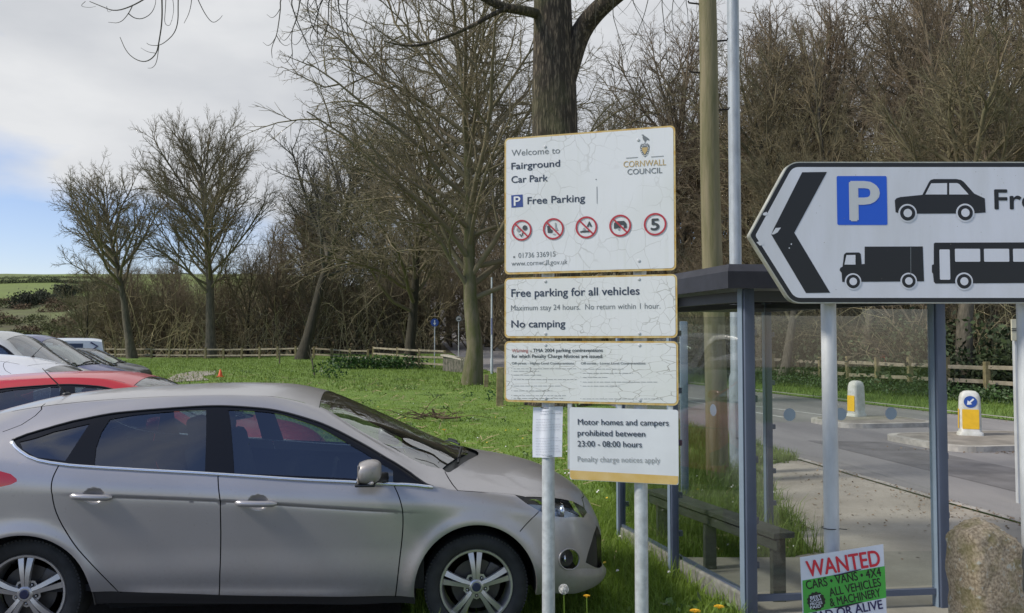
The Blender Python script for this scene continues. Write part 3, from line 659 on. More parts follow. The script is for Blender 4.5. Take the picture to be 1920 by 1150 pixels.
def cracked(name, col, crack, edge, scale, seedloc, strch=(1, 1, 1), lo=.40, hi=.62, streak=.35, dirt=(.5, .5, .42), half=(.44, .35), edgew=.03):
    m = bpy.data.materials.new(name); m.use_nodes = True; t = m.node_tree; b = t.nodes['Principled BSDF']; N = t.nodes.new; K = t.links.new
    b.inputs['Roughness'].default_value = .45
    c = N('ShaderNodeTexCoord'); mp_ = N('ShaderNodeMapping'); mp_.inputs['Location'].default_value = seedloc; mp_.inputs['Scale'].default_value = strch; K(c.outputs['Object'], mp_.inputs[0])
    nz_ = N('ShaderNodeTexNoise'); nz_.inputs['Scale'].default_value = 7; nz_.inputs['Detail'].default_value = 3; K(mp_.outputs[0], nz_.inputs[0])
    va = N('ShaderNodeVectorMath'); va.operation = 'MULTIPLY_ADD'; va.inputs[1].default_value = (.09, .09, .09); K(nz_.outputs[1], va.inputs[0]); K(mp_.outputs[0], va.inputs[2])
    v = N('ShaderNodeTexVoronoi'); v.feature = 'DISTANCE_TO_EDGE'; v.inputs['Scale'].default_value = scale; K(va.outputs[0], v.inputs['Vector'])
    r = N('ShaderNodeMapRange'); r.inputs[1].default_value = .006; r.inputs[2].default_value = .030; r.inputs[3].default_value = 1; r.inputs[4].default_value = 0; K(v.outputs[0], r.inputs[0])
    n2 = N('ShaderNodeTexNoise'); n2.inputs['Scale'].default_value = 5; K(mp_.outputs[0], n2.inputs[0])
    r2 = N('ShaderNodeMapRange'); r2.inputs[1].default_value = lo; r2.inputs[2].default_value = hi; r2.inputs[3].default_value = .04; r2.inputs[4].default_value = 1.0; K(n2.outputs[0], r2.inputs[0])
    mu = N('ShaderNodeMath'); mu.operation = 'MULTIPLY'; K(r.outputs[0], mu.inputs[0]); K(r2.outputs[0], mu.inputs[1])
    mu2 = N('ShaderNodeMath'); mu2.operation = 'MULTIPLY'; mu2.inputs[1].default_value = crack; K(mu.outputs[0], mu2.inputs[0])
    # grime
    n3 = N('ShaderNodeTexNoise'); n3.inputs['Scale'].default_value = 3.2; n3.inputs['Detail'].default_value = 8; K(mp_.outputs[0], n3.inputs[0])
    r3 = N('ShaderNodeMapRange'); r3.inputs[1].default_value = .45; r3.inputs[2].default_value = .75; r3.inputs[3].default_value = 0; r3.inputs[4].default_value = .35; K(n3.outputs[0], r3.inputs[0])
    mp2 = N('ShaderNodeMapping'); mp2.inputs['Scale'].default_value = (30, 30, 1.6); K(c.outputs['Object'], mp2.inputs[0]); n4 = N('ShaderNodeTexNoise'); n4.inputs['Scale'].default_value = 1.0; n4.inputs['Detail'].default_value = 5; K(mp2.outputs[0], n4.inputs[0])
    r4 = N('ShaderNodeMapRange'); r4.inputs[1].default_value = .52; r4.inputs[2].default_value = .80; r4.inputs[4].default_value = streak; K(n4.outputs[0], r4.inputs[0])
    mxx = N('ShaderNodeMath'); mxx.operation = 'MAXIMUM'; K(r3.outputs[0], mxx.inputs[0]); K(r4.outputs[0], mxx.inputs[1])
    m1 = N('ShaderNodeMix'); m1.data_type = 'RGBA'; m1.inputs[6].default_value = (*col, 1); m1.inputs[7].default_value = (*[a*b_ for a, b_ in zip(col, (.78, .80, .70))], 1); K(mxx.outputs[0], m1.inputs[0])
    m2 = N('ShaderNodeMix'); m2.data_type = 'RGBA'; m2.inputs[7].default_value = (.20, .19, .15, 1); K(m1.outputs[2], m2.inputs[6]); K(mu2.outputs[0], m2.inputs[0])
    K(m2.outputs[2], b.inputs['Base Color']); MATS[name] = m; return m

M_SIGNW = cracked('sign_face_white', (.70, .725, .745), .34, None, 13, (.3, .1, .7), (1, 1, .8), .44, .60, .45)
M_SIGNW2 = cracked('sign_face_crazed', (.70, .722, .725), .60, None, 20, (1.3, .4, .2), (1, 1, 1), .46, .62, .4)
M_SIGNW3 = cracked('sign_face_worn', (.695, .72, .715), .75, None, 15, (2.1, .8, .5), (.8, 1, 2.0), .36, .58, .5)
M_SIGNP = mat('sign_face_plain', (.64, .67, .70), .45, var=.05, vscale=4)
M_OCHRE = mat('faded_yellow_edge', (.50, .30, .055), .6, col2=(.62, .50, .24), vscale=22, detail=6)
M_YBAND = mat('yellow_band', (.56, .38, .11), .5, col2=(.62, .46, .20), vscale=9)
M_NAVY = mat('navy_print', (.035, .050, .085), .5); M_GREYP = mat('grey_print', (.16, .18, .19), .5); M_PALEP = mat('faded_grey_print', (.30, .32, .33), .5)
M_REDP = mat('red_print', (.42, .035, .05), .5); M_REDF = mat('faded_red_print', (.50, .22, .20), .5); M_GOLDP = mat('gold_print', (.50, .37, .16), .5); M_WHITEP = mat('white_print', (.75, .77, .78), .5)
M_BLUEP = mat('parking_blue', (.035, .07, .26), .5); M_DKGREY = mat('dark_print', (.05, .06, .065), .5)
M_GALV = mat('galvanised_steel', (.46, .49, .50), .50, metal=.25, var=.14, vscale=26, bump=.05, bscale=60)
M_GALV2 = mat('dull_zinc_post', (.50, .52, .53), .55, metal=.15, var=.10, vscale=14, stretch=(1, 1, .3))

SG = Sign(at(945, 640, 4.37), at(1267, 640, 4.10), base=[*((at(945, 640, 4.37)+at(1267, 640, 4.10))/2)[:2], 0])
sgn = thing('car_park_sign', 'tall white car park sign of four cracked panels with yellow edges on two grey posts', 'sign', SG.O, SG.rz)
def q3(zx, zy): return SG.uv(930+zx/3.833, 220+zy/3.833)
def q4(zx, zy): return SG.uv(930+zx/2.739, 500+zy/2.739)
def q8(zx, zy): return SG.uv(930+zx/3.967, 630+zy/3.967)
def capm(q, x, y, c): return abs(q(x, y-c)[1]-q(x, y)[1])
U0 = SG.uv(946, 400)[0]; U1 = SG.uv(1267, 400)[0]
def panel(name, u0, u1, v0, v1, m, label, yel=True):
    bd = plate('panel', rrect(u0, v0, u1, v1, .024), .004, M_OCHRE if yel else m, sgn, 0.0, label)
    if yel:
        f = Flat(); f.poly(rrect(u0+.0090, v0+.0105, u1-.0090, v1-.0085, .017), 1); f.build('panel_face', m, bd)
    return bd
v = [SG.uv(1266, y)[1] for y in (235, 507, 514, 634, 640, 761)]
pn1 = panel('panel', U0, U1, v[1], v[0], M_SIGNW, 'large top panel with welcome text, crest and prohibition symbols')
pn2 = panel('panel', U0, U1+.004, v[3], v[2], M_SIGNW2, 'second panel, free parking for all vehicles')
pn3 = panel('panel', U0, U1+.006, v[5], v[4], M_SIGNW3, 'third panel of small print, badly crazed')
a = SG.uv(1068, 830)[0]; b_ = SG.uv(1272, 830)[0]; vt = SG.uv(1272, 769)[1]; vb = SG.uv(1272, 910)[1]
pn4 = plate('panel', rrect(a, vb, b_, vt, .012), .004, M_SIGNP, sgn, 0.0, 'small lowest panel about motor homes, yellow strip along its foot')
f = Flat(); vy = SG.uv(1272, 893)[1]; f.poly([(a+.002, vb+.012), (a+.012, vb+.002), (b_-.012, vb+.002), (b_-.002, vb+.012), (b_-.002, vy), (a+.002, vy+.003)], 1); f.build('yellow_strip', M_YBAND, pn4)
LY = 2
f = Flat(); f.text('Welcome to', q3(112, 280), q3(460, 260), capm(q3, 112, 280, 44), LY, .000); f.text('01736 336915', q3(162, 1012), q3(428, 1001), capm(q3, 162, 1012, 36), LY); f.text('www.cornwall.gov.uk', q3(112, 1069), q3(515, 1056), capm(q3, 112, 1068, 34), LY)
f.build('lettering', M_GREYP, pn1)
f = Flat(); f.text('Fairground', q3(112, 376), q3(460, 354), capm(q3, 112, 376, 46), LY, .020); f.text('Car Park', q3(112, 473), q3(372, 460), capm(q3, 112, 473, 47), LY, .020); f.text('Free Parking', q3(228, 626), q3(640, 606), capm(q3, 228, 626, 50), LY, .018)
f.build('lettering', M_NAVY, pn1)
f = Flat(); f.poly([q3(110, 562), q3(192, 556), q3(195, 645), q3(112, 651)], LY); f.text('P', q3(131, 637), q3(176, 634), capm(q3, 131, 637, 64), LY+1, .02, 1); f.build('parking_symbol', [M_BLUEP, M_WHITEP], pn1)
f = Flat(); c = q3(131, 1005); f.poly([(c[0]+x*.0052, c[1]+z*.0048) for x, z in ((-1, -1), (1, -1), (.8, .1), (.4, .35), (1, .5), (.9, 1), (-.9, 1), (-1, .5), (-.4, .35), (-.8, .1))], LY); f.build('telephone_symbol', M_GREYP, pn1)
f = Flat(); f.text('CORNWALL', q3(917, 361), q3(1222, 345), capm(q3, 917, 361, 42), LY, .004); f.build('lettering', M_GOLDP, pn1)
f = Flat(); f.text('COUNCIL', q3(945, 413), q3(1195, 401), capm(q3, 945, 413, 38), LY, .004); f.build('lettering', M_GREYP, pn1)
f = Flat(); c = q3(1070, 240); w_, h_ = .0235, .034
shield = [(-1, .55), (-.85, .85), (0, .95), (.85, .85), (1, .55), (.92, 0), (.6, -.55), (0, -1), (-.6, -.55), (-.92, 0)]
f.poly([(c[0]+x*w_, c[1]+z*h_) for x, z in shield], LY); f.poly([(c[0]+x*w_*.62, c[1]+z*h_*.62) for x, z in ((-1, .7), (1, .7), (.8, -.1), (0, -1), (-.8, -.1))], LY+1, 1)
for k in range(15):
    t_ = k/15*2*math.pi; f.disc((c[0]+w_*.80*math.cos(t_)*(1 if math.sin(t_) > 0 else .85), c[1]+h_*.78*math.sin(t_)), .0024, LY+1, 2, 10)
cb_ = q3(1072, 155); f.poly([(cb_[0]+x*.021, cb_[1]+z*.022) for x, z in ((-.9, .9), (-.45, 1.0), (-.2, .7), (.35, .35), (.9, -.1), (1.0, -.5), (.4, -.3), (.1, -.75), (0, -1), (-.15, -.6), (-.45, -.2), (-.6, .3), (-.55, .7))], LY)
cc = q3(1068, 190); f.poly([(cc[0]+x*.020, cc[1]+z*.006) for x, z in ((-1, -1), (1, -1), (.7, .2), (.3, -.3), (0, .8), (-.3, -.3), (-.7, .2))], LY, 3)
f.b.add([(u, -LY*.0012, v_) for u, v_ in (q3(935, 298), q3(1020, 292), q3(1020, 286), q3(935, 292))], [(0, 1, 2, 3)], 3); f.b.add([(u, -LY*.0012, v_) for u, v_ in (q3(1115, 289), q3(1205, 283), q3(1205, 277), q3(1115, 283))], [(0, 1, 2, 3)], 3)
f.build('crest', [M_GREYP, M_GOLDP, M_WHITEP, M_PALEP], pn1)
for i, (zx, zy, rr_) in enumerate(((185, 813, 75), (413, 803, 77), (650, 792, 79), (893, 780, 79), (1144, 770, 81))):
    c = q3(zx, zy); r_ = capm(q3, zx, zy, rr_); f = Flat(); f.ring(c, r_, r_*.84, LY+2)
    if i < 4:
        d = np.array([math.cos(math.radians(-45)), math.sin(math.radians(-45))]); n_ = np.array([-d[1], d[0]]); f.poly([c-d*r_*.9+n_*r_*.075, c-d*r_*.9-n_*r_*.075, c+d*r_*.9-n_*r_*.075, c+d*r_*.9+n_*r_*.075], LY+3)
    def pp(l, k=1, mi=1): f.poly([(c[0]+x*r_*.6, c[1]+z*r_*.6) for x, z in l], LY+k, mi)
    if i == 0:
        f.disc((c[0]+r_*.33, c[1]+r_*.22), r_*.24, LY+1, 1); f.disc((c[0]-r_*.30, c[1]+r_*.05), r_*.20, LY+1, 2)
        for x, z in ((-.25, -.7), (.1, -.75), (-.05, -.95), (.15, -.5)): f.disc((c[0]+x*r_*.6, c[1]+z*r_*.6), r_*.07, LY+1, 1)
    elif i == 1:
        pp([(-1, .5), (-.6, .6), (-.5, .1), (-.1, -.2), (-.2, -.6), (-.9, -.6)]); pp([(.25, .9), (.4, 1), (.5, .3), (.8, -.3), (.3, -.2)], 1, 2); pp([(-.1, -.9), (.3, -.95), (.4, -.8), (0, -.75)], 1, 2)
    elif i == 2:
        pp([(.05, .1), (.45, .95), (.9, .1), (.62, .05), (.47, .45), (.3, .05)]); pp([(-1, -.75), (.5, -.75), (.45, -.5), (-.5, -.45), (-1, -.6)]); pp([(-.6, -.3), (-.1, -.35), (-.3, 0)], 1, 2)
    elif i == 3:
        pp([(-.95, -.45), (-.95, .4), (-.6, .7), (.6, .7), (.95, .3), (1, -.35), (.55, -.45), (.5, .1), (0, .1), (0, -.45), (-.25, -.3)]); f.disc((c[0]-r_*.12, c[1]-r_*.33), r_*.1, LY+1, 2)
    else: f.text('5', c+np.array([-r_*.36, -r_*.50]), c+np.array([r_*.34, -r_*.50]), r_*.98, LY+1, .03, 1)
    f.build('speed_limit_symbol' if i == 4 else 'prohibition_symbol', [M_REDP, M_DKGREY, M_PALEP], pn1)
f = Flat(); p0, p1 = q3(726, 500), q3(727, 622); f.poly([p0+[-.0015, 0], p0+[.0015, 0], p1+[.0012, 0], p1+[-.0012, 0]], LY); f.disc(q3(720, 448), .003, LY); f.build('scratch', M_GREYP, pn1)
f = Flat(); f.text('Free parking for all vehicles', q4(80, 156), q4(737, 144), capm(q4, 80, 156, 39), LY, .020); f.text('No camping', q4(80, 313), q4(356, 311), capm(q4, 80, 313, 36), LY, .020); f.build('lettering', M_NAVY, pn2)
f = Flat(); f.text('Maximum stay 24 hours.  No return within 1 hour.', q4(78, 226), q4(845, 216), capm(q4, 78, 226, 27), LY, .0); f.build('lettering', M_GREYP, pn2)
f = Flat(); f.text('Warning', q8(118, 122), q8(240, 121), capm(q8, 118, 122, 25), LY, .015); f.build('lettering', M_REDF, pn3)
f = Flat(); f.text('- TMA 2004 parking contraventions', q8(256, 121), q8(795, 119), capm(q8, 118, 122, 25), LY, .015); f.text('for which Penalty Charge Notices are issued:', q8(118, 163), q8(795, 164), capm(q8, 118, 163, 25), LY, .015)
f.build('lettering', M_DKGREY, pn3)
f = Flat()
for x0, x1, y in ((118, 580, 212), (632, 1112, 212)): f.text('Off-street - '+('Higher' if x0 < 300 else 'Lower')+' Level Contraventions', q8(x0, y), q8(x1, y), capm(q8, x0, y, 17), LY, .01)
for x0, x1, y in ((118, 600, 246), (118, 320, 264), (118, 340, 293), (118, 600, 326), (118, 490, 374), (118, 420, 410), (118, 520, 446), (118, 500, 466), (632, 950, 248), (632, 1020, 279), (632, 830, 310), (632, 1200, 345), (632, 920, 375), (632, 1240, 470)):
    x = x0+14
    f.disc(q8(x0, y-4), .0016, LY, 0, 8)
    while x < x1:
        w_ = random.Random(x*7+y).uniform(14, 44); a_, b2 = q8(x, y), q8(min(x+w_, x1), y); f.poly([a_, b2, b2+[0, .0017], a_+[0, .0017]], LY); x += w_+7
f.build('lettering', M_GREYP, pn3)
f = Flat(); f.text('Motor homes and campers', q8(610, 660), q8(1285, 668), capm(q8, 610, 660, 42), LY, .012); f.text('prohibited between', q8(608, 741), q8(1110, 750), capm(q8, 610, 741, 42), LY, .012); f.text('23:00 - 08:00 hours', q8(608, 822), q8(1085, 829), capm(q8, 610, 822, 42), LY, .012); f.build('lettering', M_NAVY, pn4)
f = Flat(); f.text('Penalty charge notices apply', q8(608, 935), q8(1222, 945), capm(q8, 608, 935, 40), LY, -.004); f.build('lettering', M_PALEP, pn4)
def bolt(u, vv, par):
    b = MB(); b.lathe([(.0075, -.001), (.0075, -.0035), (.004, -.005)], c=(u, 0, vv), n=12, axis='Y'); b.build('fixing', M_GALV2, par, True, sharp=40)
for pn, zs_ in ((pn1, (v[0]-.06, v[1]+.05)), (pn2, (v[2]-.022, v[3]+.022)), (pn3, (v[4]-.020, v[5]+.022))):
    for px_ in (1023, 1199):
        for z_ in zs_: bolt(SG.uv(px_, 640)[0], z_, pn)
pu = []
for px_, yy, top in ((1023, 1000, v[0]-.03), (1199, 1000, v[0]-.03)):
    u = SG.uv(px_, yy)[0]; pu.append(u); b = MB(); b.lathe([(.0325, -.1), (.0325, top), (.03, top+.004)], c=(u, .052, 0), n=28)
    b.build('post', M_GALV, sgn, True, sharp=40)
    k = MB()
    for vv in (v[0]-.10, v[1]+.10, v[2]-.06, v[4]-.06): k.box((u, .018, vv), (.13, .022, .022), bev=.003); k.lathe([(.0345, vv-.011), (.0345, vv+.011)], c=(u, .052, 0), n=20)
    k.build('bracket', M_GALV2, sgn)
for px_ in (1068, 1162, 1258): b = MB(); u = SG.uv(px_, 900)[0]; b.box((u, .012, SG.uv(1160, 815)[1]), (.022, .016, .36), bev=.002); b.build('channel', M_GALV, sgn)
# paper notice wrapped on the left post
u = pu[0]; vt_, vb_ = SG.uv(1023, 764)[1], SG.uv(1023, 859)[1]
nr = thing('paper_notice', 'crumpled white paper notice in a plastic sleeve tied round the left sign post', 'notice', SG.O, SG.rz)
V = []; F = []; n, m_ = 15, 14
for j in range(m_):
    for i in range(n):
        x = (i/(n-1)-.5)*.150; z = vb_+(vt_-vb_)*j/(m_-1); bow = math.sqrt(max(0, .036**2-min(abs(x), .03)**2)) if abs(x) < .03 else .02-.06*(abs(x)-.03)
        V.append((u+x*(1-.05*math.sin(3*z))+.003*math.sin(9*z)+.003, .052-.004-bow-.002*math.sin(31*x+17*z), z+.004*math.sin(20*x)))
F = [(j*n+i, j*n+i+1, (j+1)*n+i+1, (j+1)*n+i) for j in range(m_-1) for i in range(n-1)]
mesh('sheet', V, F, mat('notice_paper', (.70, .73, .80), .35, var=.05, vscale=12), nr, True)
b = MB()
for z in (vt_-.004, vb_+.008): b.tube([(u+.036*math.cos(t_)*1.05, .052-.037*math.sin(t_)*1.08, z) for t_ in np.linspace(.3, math.pi-.3, 12)], .0022, 6)
b.build('cable_tie', mat('black_plastic', (.012, .013, .016), .4), nr)
def sheet_pt(x, z, off): bow = math.sqrt(max(0, .036**2-min(abs(x), .03)**2)) if abs(x) < .03 else .02-.06*(abs(x)-.03); return (u+x*(1-.05*math.sin(3*z))+.003*math.sin(9*z)+.003, .052-.004-bow-.002*math.sin(31*x+17*z)-off, z+.004*math.sin(20*x))
pr = random.Random(3); b = MB()
for k in range(17):
    z = vt_-.022-k*.0135
    if k in (2, 8, 9): continue
    x = -.058+(.02 if k < 2 else 0); xe = .058 if k % 4 else .02
    while x < xe:
        w_ = pr.uniform(.006, .016); q_ = [sheet_pt(x+w_*j/2, z, .0022) for j in range(3)]; hh = .0032 if k < 2 else .0018
        b.add(q_+[(p[0], p[1], p[2]+hh) for p in q_], [(0, 1, 4, 3), (1, 2, 5, 4)]); x += w_+.003
b.build('print', mat('faint_print', (.46, .48, .54), .5), nr)

# ------------------------------------------------------------------ direction sign
AY = 4.6; AS = Sign(at(1400, 440, AY), at(1920, 440, AY), base=[at(1730, 440, AY)[0], AY, 0])
asn = thing('direction_sign', 'white arrow shaped parking sign with black border and vehicle symbols on two posts', 'sign', AS.O, AS.rz)
def q5(zx, zy): return AS.uv(1380+zx/3.381, 280+zy/3.381)
M_RETRO = mat('reflective_white', (.645, .675, .75), .42, col2=(.575, .60, .645), vscale=2.2, stretch=(2.5, 1, .5), detail=10); M_BLK = mat('sign_black', (.010, .011, .014), .4); M_PBLUE = mat('bright_parking_blue', (.012, .10, .60), .42); M_PGREY = mat('pale_grey_letter', (.52, .55, .58), .45)
M_ALU = mat('weathered_aluminium', (.42, .43, .39), .55, metal=.2, var=.2, vscale=9)
def arrow(ins):   # outline in zoom units inset by ins
    XR = 2330-ins; y0, y1 = 80+ins, 977-ins; k = 1.16*ins
    c1 = np.array([338+.55*ins, y0]); c2 = np.array([352+.55*ins, y1]); tip = np.array([82+k, 548])
    def fil(a, c, b, r, n=6):
        a, c, b = map(np.array, (a, c, b)); da = (a-c)/np.linalg.norm(a-c); db = (b-c)/np.linalg.norm(b-c); return [tuple((1-t)**2*(c+da*r)+2*t*(1-t)*c+t*t*(c+db*r)) for t in np.linspace(0, 1, n+1)]
    r = 62-.6*ins
    pts = fil(tip, c1, (XR, y0), r)+fil(c1, (XR, y0), (XR, y1), r)+fil((XR, y0), (XR, y1), c2, r)+fil((XR, y1), c2, tip, r)+fil(c2, tip, c1, 14)
    return [q5(*p) for p in pts]
ab = plate('board', arrow(0), .055, M_ALU, asn, .0)
f = Flat(); f.poly(arrow(7), 1, 0); f.poly(arrow(34), 2, 1); f.build('board_face', [M_BLK, M_RETRO], ab)
f = Flat(); f.poly([q5(*p) for p in ((418, 147), (575, 145), (368, 530), (595, 910), (442, 912), (222, 541), (240, 500))], 3)
f.poly([q5(*p) for p in ((222, 541), (250, 500), (283, 498), (262, 528), (238, 541))], 4, 1); f.poly([q5(*p) for p in ((330, 628), (338, 622), (340, 632))], 4, 1); f.poly([q5(*p) for p in ((343, 603), (353, 596), (352, 608))], 4, 1)
f.build('chevron', [M_BLK, M_RETRO], ab)
f = Flat()
f.poly([q5(*p) for p in ((172, 405), (192, 398), (203, 412), (185, 422), (168, 418))], 3); f.poly([q5(*p) for p in ((128, 590), (165, 580), (178, 604), (150, 612))], 3); f.build('chipped_patch', M_RETRO, ab)
f = Flat()
def rq(x0, y0, x1, y1, r, lay, mi): a_ = q5(x0, y1); b2 = q5(x1, y0); f.poly(rrect(a_[0], a_[1], b2[0], b2[1], r), lay, mi)
rq(641, 171, 953, 481, .008, 3, 0); f.text('P', q5(726, 450), q5(903, 450), capm(q5, 726, 450, 240), 4, .03, 1); f.build('parking_symbol', [M_PBLUE, M_PGREY], ab)
def wheel2(x, y, r): f.disc(q5(x, y), r*1.22/3.381*AY/FPX, 4, 1); f.disc(q5(x, y), r/3.381*AY/FPX, 5, 0); f.disc(q5(x, y), r*.56/3.381*AY/FPX, 6, 1)
f = Flat(); f.poly([q5(*p) for p in ((1005, 325), (1015, 312), (1040, 304), (1180, 290), (1222, 208), (1232, 196), (1252, 190), (1395, 190), (1425, 196), (1442, 208), (1508, 282), (1575, 313), (1580, 402), (1500, 408), (1040, 410), (1010, 400))], 3)
f.poly([q5(*p) for p in ((1198, 288), (1234, 218), (1335, 216), (1335, 288))], 4, 1); f.poly([q5(*p) for p in ((1349, 216), (1398, 216), (1412, 222), (1472, 288), (1349, 288))], 4, 1); wheel2(1085, 406, 48); wheel2(1450, 404, 48); f.build('car_symbol', [M_BLK, M_RETRO], ab)
f = Flat(); f.poly([q5(*p) for p in ((683, 668), (697, 656), (778, 655), (789, 664), (795, 729), (814, 728), (814, 618), (1182, 617), (1190, 838), (672, 842), (668, 785), (655, 768), (660, 752), (674, 745))], 3)
f.poly([q5(*p) for p in ((698, 672), (755, 671), (755, 732), (685, 732))], 4, 1); f.poly([q5(*p) for p in ((1103, 622), (1107, 622), (1108, 800), (1104, 800))], 4, 2); wheel2(740, 839, 43); wheel2(1092, 836, 43); f.build('lorry_symbol', [M_BLK, M_RETRO, M_GREYP], ab)
f = Flat(); f.poly([q5(*p) for p in ((1252, 600), (1260, 593), (2262, 590), (2270, 600), (2270, 846), (1262, 852), (1252, 840), (1247, 790), (1240, 780), (1240, 735), (1252, 730))], 3)
rq(1290, 636, 1352, 828, .006, 4, 1)
for k in range(5): rq(1386+184*k, 632, 1544+184*k, 714, .005, 4, 1)
wheel2(1443, 838, 46); wheel2(2080, 838, 46); f.build('bus_symbol', [M_BLK, M_RETRO], ab)
f = Flat(); f.text('Free', q5(1640, 380), q5(2000, 380), capm(q5, 1640, 380, 122), 3, .022); f.build('lettering', M_BLK, ab)
sp = random.Random(9); f = Flat()
for k in range(46): f.disc(q5(sp.uniform(380, 1826), sp.uniform(125, 935)), sp.uniform(.0008, .0022), 8, 0, 8)
f.build('dirt_speck', mat('dirt_fleck', (.26, .25, .23), .8), ab)
for px_ in (1570, 1948):
    u = AS.uv(px_, 800)[0]; b = MB(); b.lathe([(.0405, -.15), (.0405, 2.66), (.035, 2.67)], c=(u, .105, 0), n=30); b.build('post', M_GALV2, asn, True, sharp=40)
    k = MB()
    for vv in (2.12, 2.55): k.box((u, .062, vv), (.16, .012, .04), bev=.003); k.lathe([(.0425, vv-.015), (.0425, vv+.015)], c=(u, .105, 0), n=24)
    k.build('bracket', M_ALU, asn)
b = MB()
for vv in (2.12, 2.55): a_ = q5(330, 100)[0]; c_ = q5(2300, 100)[0]; b.box(((a_+c_)/2, .058, vv+.03), (c_-a_, .010, .035))
b.build('rail', M_ALU, asn)
uT = AS.uv(1576, 998); b = MB(); b.tube([(AS.uv(1570, 998)[0]+.042*math.cos(t_), .105-.042*math.sin(t_), uT[1]) for t_ in np.linspace(0, 2*math.pi, 20)], .0025, 6, cap=False); b.tube([(AS.uv(1570, 998)[0]+.04, .08, uT[1]), (AS.uv(1570, 998)[0]+.07, .045, uT[1]+.004)], .0022, 5); b.build('cable_tie', MATS['black_plastic'], asn)

# ------------------------------------------------------------------ WANTED board tied to the post
WY = 4.52; WS = Sign(at(1500, 1090, WY), at(1660, 1090, WY), base=[at(1580, 1090, WY)[0], WY, 0])
wsn = thing('advert_board', 'tilted white and green plastic WANTED board tied to the left post of the arrow sign', 'advert', WS.O, WS.rz)
def q7(zx, zy): return WS.uv(1480+zx/7.665, 1000+zy/7.665)
M_WB = mat('board_white', (.66, .70, .78), .4, var=.03); M_GRN = mat('board_green', (.06, .40, .055), .4, var=.10, vscale=6); M_WRED = mat('wanted_red', (.62, .022, .045), .4); M_WBLK = mat('board_black', (.008, .014, .010), .45); M_WNAVY = mat('board_navy', (.015, .012, .09), .45)
bo = plate('board', [q7(*p) for p in ((155, 350), (1350, 160), (1425, 1640), (226, 1860))][::-1], .004, M_WB, wsn)
f = Flat(); f.poly([q7(*p) for p in ((187, 681), (1371, 472), (1391, 926), (205, 1160))], 1); f.build('green_band', M_GRN, bo)
f = Flat(); f.text('WANTED', q7(268, 628), q7(1312, 462), capm(q7, 268, 628, 225), 2, .03); f.build('lettering', M_WRED, bo)
f = Flat(); f.text('CARS \u2022 VANS \u2022 4X4', q7(250, 808), q7(1322, 612), capm(q7, 250, 808, 122), 2, .028); f.text('ALL VEHICLES', q7(585, 908), q7(1320, 756), capm(q7, 585, 908, 118), 2, .025); f.text('& MACHINERY', q7(592, 1054), q7(1318, 906), capm(q7, 592, 1054, 118), 2, .025); f.build('lettering', M_WBLK, bo)
f = Flat(); f.text('DEAD OR ALIVE', q7(235, 1285), q7(1345, 1080), capm(q7, 235, 1285, 125), 2, .025); f.build('lettering', M_WNAVY, bo)
f = Flat(); c = q7(385, 975); r_ = 128/7.665*WY/FPX; f.poly([(c[0]+r_*(1+(.06 if k % 2 else -.06))*math.cos(math.pi*k/14), c[1]+r_*(1+(.06 if k % 2 else -.06))*math.sin(math.pi*k/14)) for k in range(28)], 2)
for k, w_ in enumerate(('BEST', 'CASH', 'PRICES', 'PAID')): f.text(w_, q7(300, 945+48*k), q7(455+(18 if k == 2 else 0), 915+48*k), capm(q7, 300, 945, 38), 3, .02, 1)
f.build('star_badge', [M_WBLK, M_WB], bo)
b = MB()
for l in (((635, 606), (700, 596), (860, 556), (1025, 515)), ((640, 1066), (720, 1058), (880, 1024), (1045, 985))): b.tube([(*(q7(*p)[:1]), -.006, q7(*p)[1]) for p in l], [.0025, .0034, .0034, .002], 6)
b.build('cable_tie', MATS['black_plastic'], wsn)

# ------------------------------------------------------------------ granite bollard
bm = bmesh.new(); bmesh.ops.create_cube(bm, size=1); bmesh.ops.subdivide_edges(bm, edges=bm.edges[:], cuts=22, use_grid_fill=True)
from mathutils import noise as mnoise
for v_ in bm.verts:
    x, y, z = v_.co; h = z+.5; w_ = .180-.040*h; d_ = .15-.03*h
    ax, ay = abs(x)*2, abs(y)*2; k = 1/max(1e-6, (ax**9+ay**9)**(1/9)) if max(ax, ay) > 0 else 1
    m2 = max(ax, ay); nx, ny = x*2*(k*m2 if m2 else 0), y*2*(k*m2 if m2 else 0)
    p = Vector((nx*w_-.015*h, ny*d_, -.1+.935*h-.05*(nx*nx+ny*ny)*max(0, (z-.2)/.3)**2-.05*max(0, nx)*h*h))
    q = p*5.0; dsp = .034*mnoise.noise(q*.8)+.018*mnoise.noise(q*2.7)+.008*mnoise.noise(q*7)+.005*mnoise.noise(q*15); n_ = Vector((nx*.7, ny*.7, .6*max(0, (z-.2)/.3))); p += n_*dsp; v_.co = p
me = bpy.data.meshes.new('granite_bollard'); bm.to_mesh(me); bm.free(); me.polygons.foreach_set('use_smooth', [True]*len(me.polygons))
mg = bpy.data.materials.new('lichen_granite'); mg.use_nodes = True; t = mg.node_tree; b = t.nodes['Principled BSDF']; N = t.nodes.new; K = t.links.new; b.inputs['Roughness'].default_value = .9
c = N('ShaderNodeTexCoord'); n1 = N('ShaderNodeTexNoise'); n1.inputs['Scale'].default_value = 70; n1.inputs['Detail'].default_value = 3; n2 = N('ShaderNodeTexNoise'); n2.inputs['Scale'].default_value = 9; n2.inputs['Detail'].default_value = 8; n3 = N('ShaderNodeTexNoise'); n3.inputs['Scale'].default_value = 28; n3.inputs['Detail'].default_value = 6
for q in (n1, n2, n3): K(c.outputs['Object'], q.inputs[0])
r1 = N('ShaderNodeValToRGB'); e = r1.color_ramp.elements; e[0].position = .36; e[0].color = (.215, .170, .110, 1); e[1].position = .66; e[1].color = (.48, .395, .275, 1)
